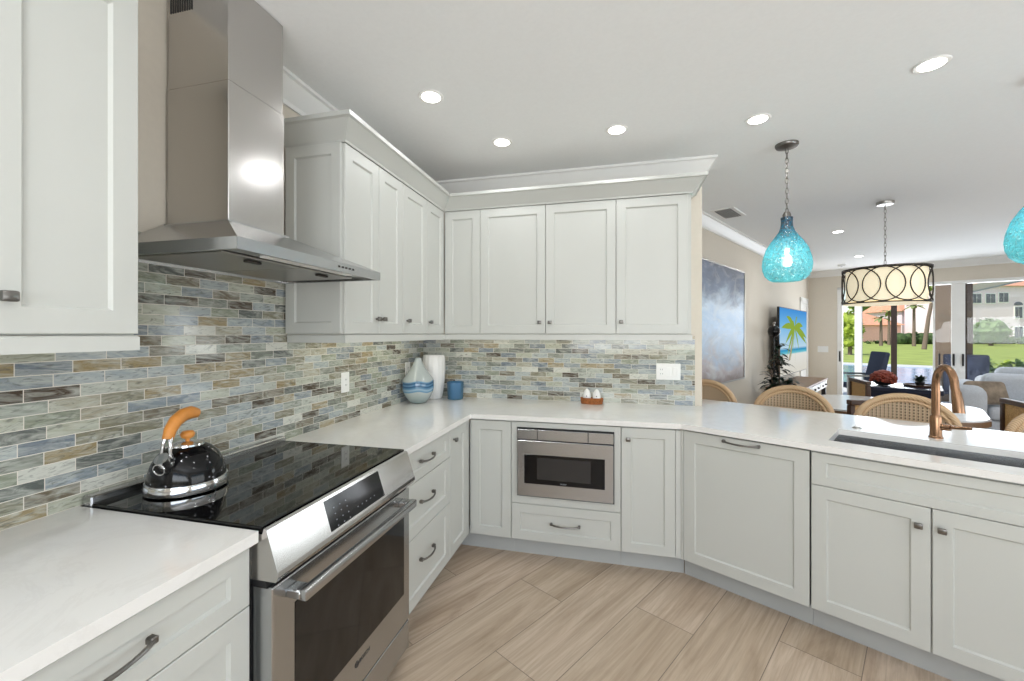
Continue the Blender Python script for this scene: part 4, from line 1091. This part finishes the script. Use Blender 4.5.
# ------------------------------------------------------------------ outside: lanai, pool, lawn, planting, houses
GZ = -.12
struct(uvbox(-9, 14, VF+.121, 12.2, -.25, -.02), 'patio_floor', 'deck', 'pale paved patio outside the glass doors', 'patio')
struct(uvbox(-14, 30, 12.2, 24.5, -.6, GZ-.03), 'pool_water', 'water', 'blue pool water beyond the patio', 'water')
struct(uvbox(-14, 30, 24.5, 26.0, -.6, GZ), 'pool_edge', 'deck', 'pale paved strip on the far side of the pool', 'path')
g = uvbox(-60, 110, 26.0, 140, -.6, GZ+.02)
struct(g, 'lawn', 'lawn', 'mown green lawn stretching to the houses', 'lawn')
struct(uvbox(-3.5, 9, VF+.125, 9.0, 2.82, 2.94), 'lanai_roof', 'lanaibeam', 'olive beige roof over the patio', 'roof')
def pt(px, depth, z=0.0):
    x = (px-512)/419.74
    r = Vector((math.cos(YAW), math.sin(YAW), 0)); f = Vector((-math.sin(YAW), math.cos(YAW), 0))
    p = Vector((CAMP.x, CAMP.y, 0))+(r*x+f)*depth; p.z = z; return p
def zat(y, depth): return CAMP.z-(y-333.53)*depth/419.74
def post(name, px, depth, w, z1, mat, label, cat):
    p = pt(px, depth); return tag(MB().box(-w/2, w/2, -w/2, w/2, -.02, z1, .006).build(name, mat, loc=p, rotz=-TH), label, cat)
post('patio_column', 858.5, 10.4, .14, 3.2, 'trim', 'white column on the patio at the left of the pool', 'column')
post('screen_post', 894, 10.4, .11, 3.4, 'darkbronze', 'dark bronze screen post in the middle of the pool view', 'post')
post('screen_post', 968.5, 9.6, .13, 2.6, 'darkbronze', 'dark bronze screen post right of the white door stiles', 'post')
pq = pt(943.5, 9.0); tag(MB().box(-.16, .14, -.13, .13, -.02, 2.5).build('reflection_pillar', 'panetan', loc=pq, rotz=-TH), 'tan pillar added behind the narrow door pane for its brown reflection', 'pillar')  # pillar added so the pane shows the brown of its reflection
# edge beam of the screened patio
w1 = Vector((math.sin(.33), math.cos(.33), 0))
a = pt(962, 13.5, 0); za = zat(291, 13.5)
b = a-w1*4.6
def bar(p, q, w, h, name, mat, label, cat):
    p = Vector(p); q = Vector(q); d = (q-p); L = d.length; ang = math.atan2(d.y, d.x)
    o = MB().box(0, L, -w/2, w/2, -h/2, h/2, .004).build(name, mat)
    o.location = p; o.rotation_euler = (0, -math.asin(d.z/L), ang); return tag(o, label, cat)
a.z = za; b.z = za
bar(a, b, .12, .20, 'patio_beam', 'lanaibeam', 'olive beige beam crossing above the right glass door', 'beam')
a2 = a+Vector((0, 0, .30)); b2 = b+Vector((0, 0, .42))
bar(a2+EV*.3, b2+EV*.3, .07, .07, 'screen_rafter', 'darkbronze', 'dark rafter rising above the olive beam', 'rafter')

def lounger(u, v, rz, label):
    t = thing('patio_chair', label, 'chair', P(u, v, -.02), -TH+rz, 'dark patio chairs')
    MB().box(-.27, .27, -.26, .27, .36, .44, .03, 3).build('seat', 'navyfab', t, smooth=50)
    m = MB().box(-.27, .27, -.05, .05, 0, .66, .03, 3); m.xf(Matrix.Translation((0, .27, .43)) @ Matrix.Rotation(-.2, 4, 'X')); m.build('backrest', 'navyfab', t, smooth=50)
    for s_ in (-1, 1):
        MB().box(s_*.31-.022, s_*.31+.022, -.28, .30, .60, .635, .008).build('arm', 'nickel', t)
        for y in (-.25, .26): MB().box(s_*.31-.02, s_*.31+.02, y-.02, y+.02, 0, .60).build('leg', 'nickel', t)
    return t
l0 = lounger(.02, 8.45, -1.1, 'navy patio chair at the left edge of the glass doors')
copy_thing(l0, 'dark patio chair behind the white door stiles', P(1.50, 8.55, -.02), -TH+PI)

def crown(mb, c, rx, ry, rz, n, size, rnd):
    for i in range(n):
        while True:
            p = Vector((rnd.uniform(-1, 1), rnd.uniform(-1, 1), rnd.uniform(-1, 1)))
            if .35 < p.length < 1: break
        q = Vector(c)+Vector((p.x*rx, p.y*ry, p.z*rz)); d = Vector((rnd.uniform(-1, 1), rnd.uniform(-1, 1), rnd.uniform(-.3, .8)))
        leaf(mb, q, d, size*rnd.uniform(.7, 1.3), size*.35, .2)
def tree(px, depth, y_top, y_bot, w_px, mat, label, seed, trunk=True, name='tree'):
    base = pt(px, depth, GZ+.02); z1 = zat(y_top, depth)-base.z; z0 = max(.1, zat(y_bot, depth)-base.z); r = w_px/2*depth/419.74*.72
    t = thing(name, label, 'tree' if name == 'tree' else name.replace('_', ' '), base)
    rnd = random.Random(seed); mb = MB()
    bm_r = (z1-z0)/2
    res = bmesh.ops.create_icosphere(mb.bm, subdivisions=3, radius=1)
    for v in res['verts']:
        n_ = 1+.16*math.sin(v.co.x*7+seed)*math.sin(v.co.y*6+1)+.12*math.sin(v.co.z*9+seed*2); v.co = Vector((v.co.x*r*.86*n_, v.co.y*r*.86*n_, (z0+z1)/2+v.co.z*bm_r*.86*n_))
    crown(mb, (0, 0, (z0+z1)/2), r, r, bm_r, 420, max(.25, r*.22), rnd)
    mb.build('foliage', mat, t)
    if trunk: MB().tube([(0, 0, 0), (0, 0, (z0+z1)/2)], [r*.1+.05, r*.06+.03], 8).build('trunk', 'bark', t)
    return t
tree(850, 30, 309, 350, 34, 'leaflight', 'yellow green bushy tree at the left edge of the pool view', 1)
tree(868, 100, 288, 318, 44, 'leafmid', 'broad green tree above the orange roof', 2)
tree(905, 108, 290, 322, 44, 'leafmid', 'green tree crown between the two bronze door openings', 3)
tree(991, 52, 318, 346, 40, 'leafmid', 'clipped round tree in front of the pale house', 4)
def palm(px, depth, y_top, y_base, label, seed, lean=0.0, nf=14, fl=2.0):
    base = pt(px, depth, GZ+.02); h = zat(y_top, depth)-base.z
    t = thing('palm_tree', label, 'palm tree', base)
    MB().tube([(0, 0, 0), (lean*.4, 0, h*.5), (lean, 0, h)], [.2, .15, .13], 8).build('trunk', 'bark', t, smooth=60)
    rnd = random.Random(seed); mb = MB()
    for i in range(nf):
        a = 2*PI*i/nf; e = rnd.uniform(-.1, .9); leaf(mb, (lean, 0, h), (math.cos(a)*math.cos(e), math.sin(a)*math.cos(e), math.sin(e)), fl, fl*.16, .5)
    mb.build('fronds', 'leafpalm', t)
    return t
palm(881, 52, 318, 345, 'small palm in front of the pink wall', 1, fl=1.1)
palm(889, 56, 312, 345, 'middle palm just left of the dark screen post', 2, fl=1.3)
palm(914, 50, 306, 345, 'palm with a thick trunk right of the dark screen post', 3, fl=1.2)
palm(924, 40, 285, 352, 'tall leaning palm beside the white sliding door edge', 4, lean=.9, fl=1.4)
def hedge(px0, px1, depth, y_top, label, mat='hedge', seed=0):
    p = pt(px0, depth, GZ+.02); q = pt(px1, depth, GZ+.02); h = zat(y_top, depth)-p.z
    L = (q-p).length; ang = math.atan2((q-p).y, (q-p).x); mb = MB(); n = max(3, int(L/1.2)); rnd = random.Random(seed)
    for i in range(n): mb.ball((L*(i+.5)/n, rnd.uniform(-.2, .2), h*.45), h*.58, 10)
    crown(mb, (L/2, 0, h*.5), L/2, h*.5, h*.5, 160, max(.3, h*.3), rnd)
    o = mb.build('hedge', mat, loc=p, rotz=ang); return tag(o, label, 'hedge')
hedge(862, 893, 62, 341, 'low dark hedge below the pink wall', seed=1)
hedge(896, 934, 60, 333, 'clipped green hedge between the screen post and the white door edge', seed=2)
hedge(972, 1060, 60, 337, 'low dark hedge along the foot of the pale house', seed=3)
def shrub(px, depth, y_top, label, seed, r=.1):
    b = pt(px, depth, -.02 if depth < 15 else GZ+.02); h = zat(y_top, depth)-b.z; t = thing('shrub', label, 'shrub', b, 0, 'shrubs by the patio')
    mb = MB(); crown(mb, (0, 0, h*.55), r, r, h*.45, 180, .2, random.Random(seed)); mb.build('leaves', 'leafmid' if seed % 2 else 'leaflight', t)
    mb = MB()
    for k in range(5): mb.tube([(0, 0, 0), (.1*math.cos(k*1.3), .1*math.sin(k*1.3), h*.7)], .012, 5)
    mb.build('stem', 'bark', t)
shrub(986, 11.2, 361, 'leafy shrub left of the second sofa outside the glass', 1)
shrub(1004, 11.4, 363, 'pale green shrub in the middle of the right glass door', 2)
shrub(1020, 11.2, 362, 'leafy shrub at the right edge outside the glass', 3)
def house(px0, px1, depth, y_eave, y_ridge, mat, label, wins, yaw_off=0.0, roof='rooftile', deep=9):
    p = pt(px0, depth, GZ); q = pt(px1, depth, GZ); L = (q-p).length; ang = math.atan2((q-p).y, (q-p).x)
    he = zat(y_eave, depth)-GZ; hr = zat(y_ridge, depth)-GZ
    t = thing('house', label, 'house', p, ang)
    MB().box(0, L, 0, deep, 0, he).build('wall', mat, t)
    mb = MB(); o_ = .5
    mb.poly([(-o_, -o_, he), (L+o_, -o_, he), (L+o_, deep+o_, he), (-o_, deep+o_, he), (min(L*.3, 4), deep*.5, hr), (L-min(L*.3, 4), deep*.5, hr)], [(0, 1, 5, 4), (1, 2, 5), (2, 3, 4, 5), (3, 0, 4), (3, 2, 1, 0)])
    mb.build('roof', roof, t)
    for (wx, wy0, wy1, ww, arched) in wins:
        c = (pt(wx, depth)-pt(px0, depth)).length; w = ww*depth/419.74; z1 = zat(wy0, depth)-GZ; z0 = zat(wy1, depth)-GZ
        f = MB().box(c-w/2-.12, c+w/2+.12, -.1, 0.02, z0-.12, z1+.12).build('window_frame', 'trim', t)
        MB().box(c-w/2, c-.04, -.13, -.101, z0, z1).build('pane', 'winglass', f); MB().box(c+.04, c+w/2, -.13, -.101, z0, z1).build('pane', 'winglass', f)
        if arched:
            MB().prism([(c+w*.6*math.cos(PI*k/12), z1+.3+w*.5*math.sin(PI*k/12)) for k in range(13)], -.12, -.02, 'y').build('window_arch', 'winglass', t)
    return t
house(846, 901, 78, 325, 312, 'pink', 'pink walled house with an orange tiled roof beyond the lawn', [(858, 329, 337, 6, False)])
house(902, 938, 84, 311, 292, 'stucco', 'pale house end just left of the white sliding door edge', [(931, 326, 336, 6, False)])
house(955, 1090, 70, 286, 277, 'stucco', 'long pale two-storey house beyond the round tree', [(976, 294, 303, 9, False), (990, 294, 303, 9, False), (1003, 293, 302, 9, False), (1018, 307, 318, 7, True), (1018, 327, 338, 8, False)])
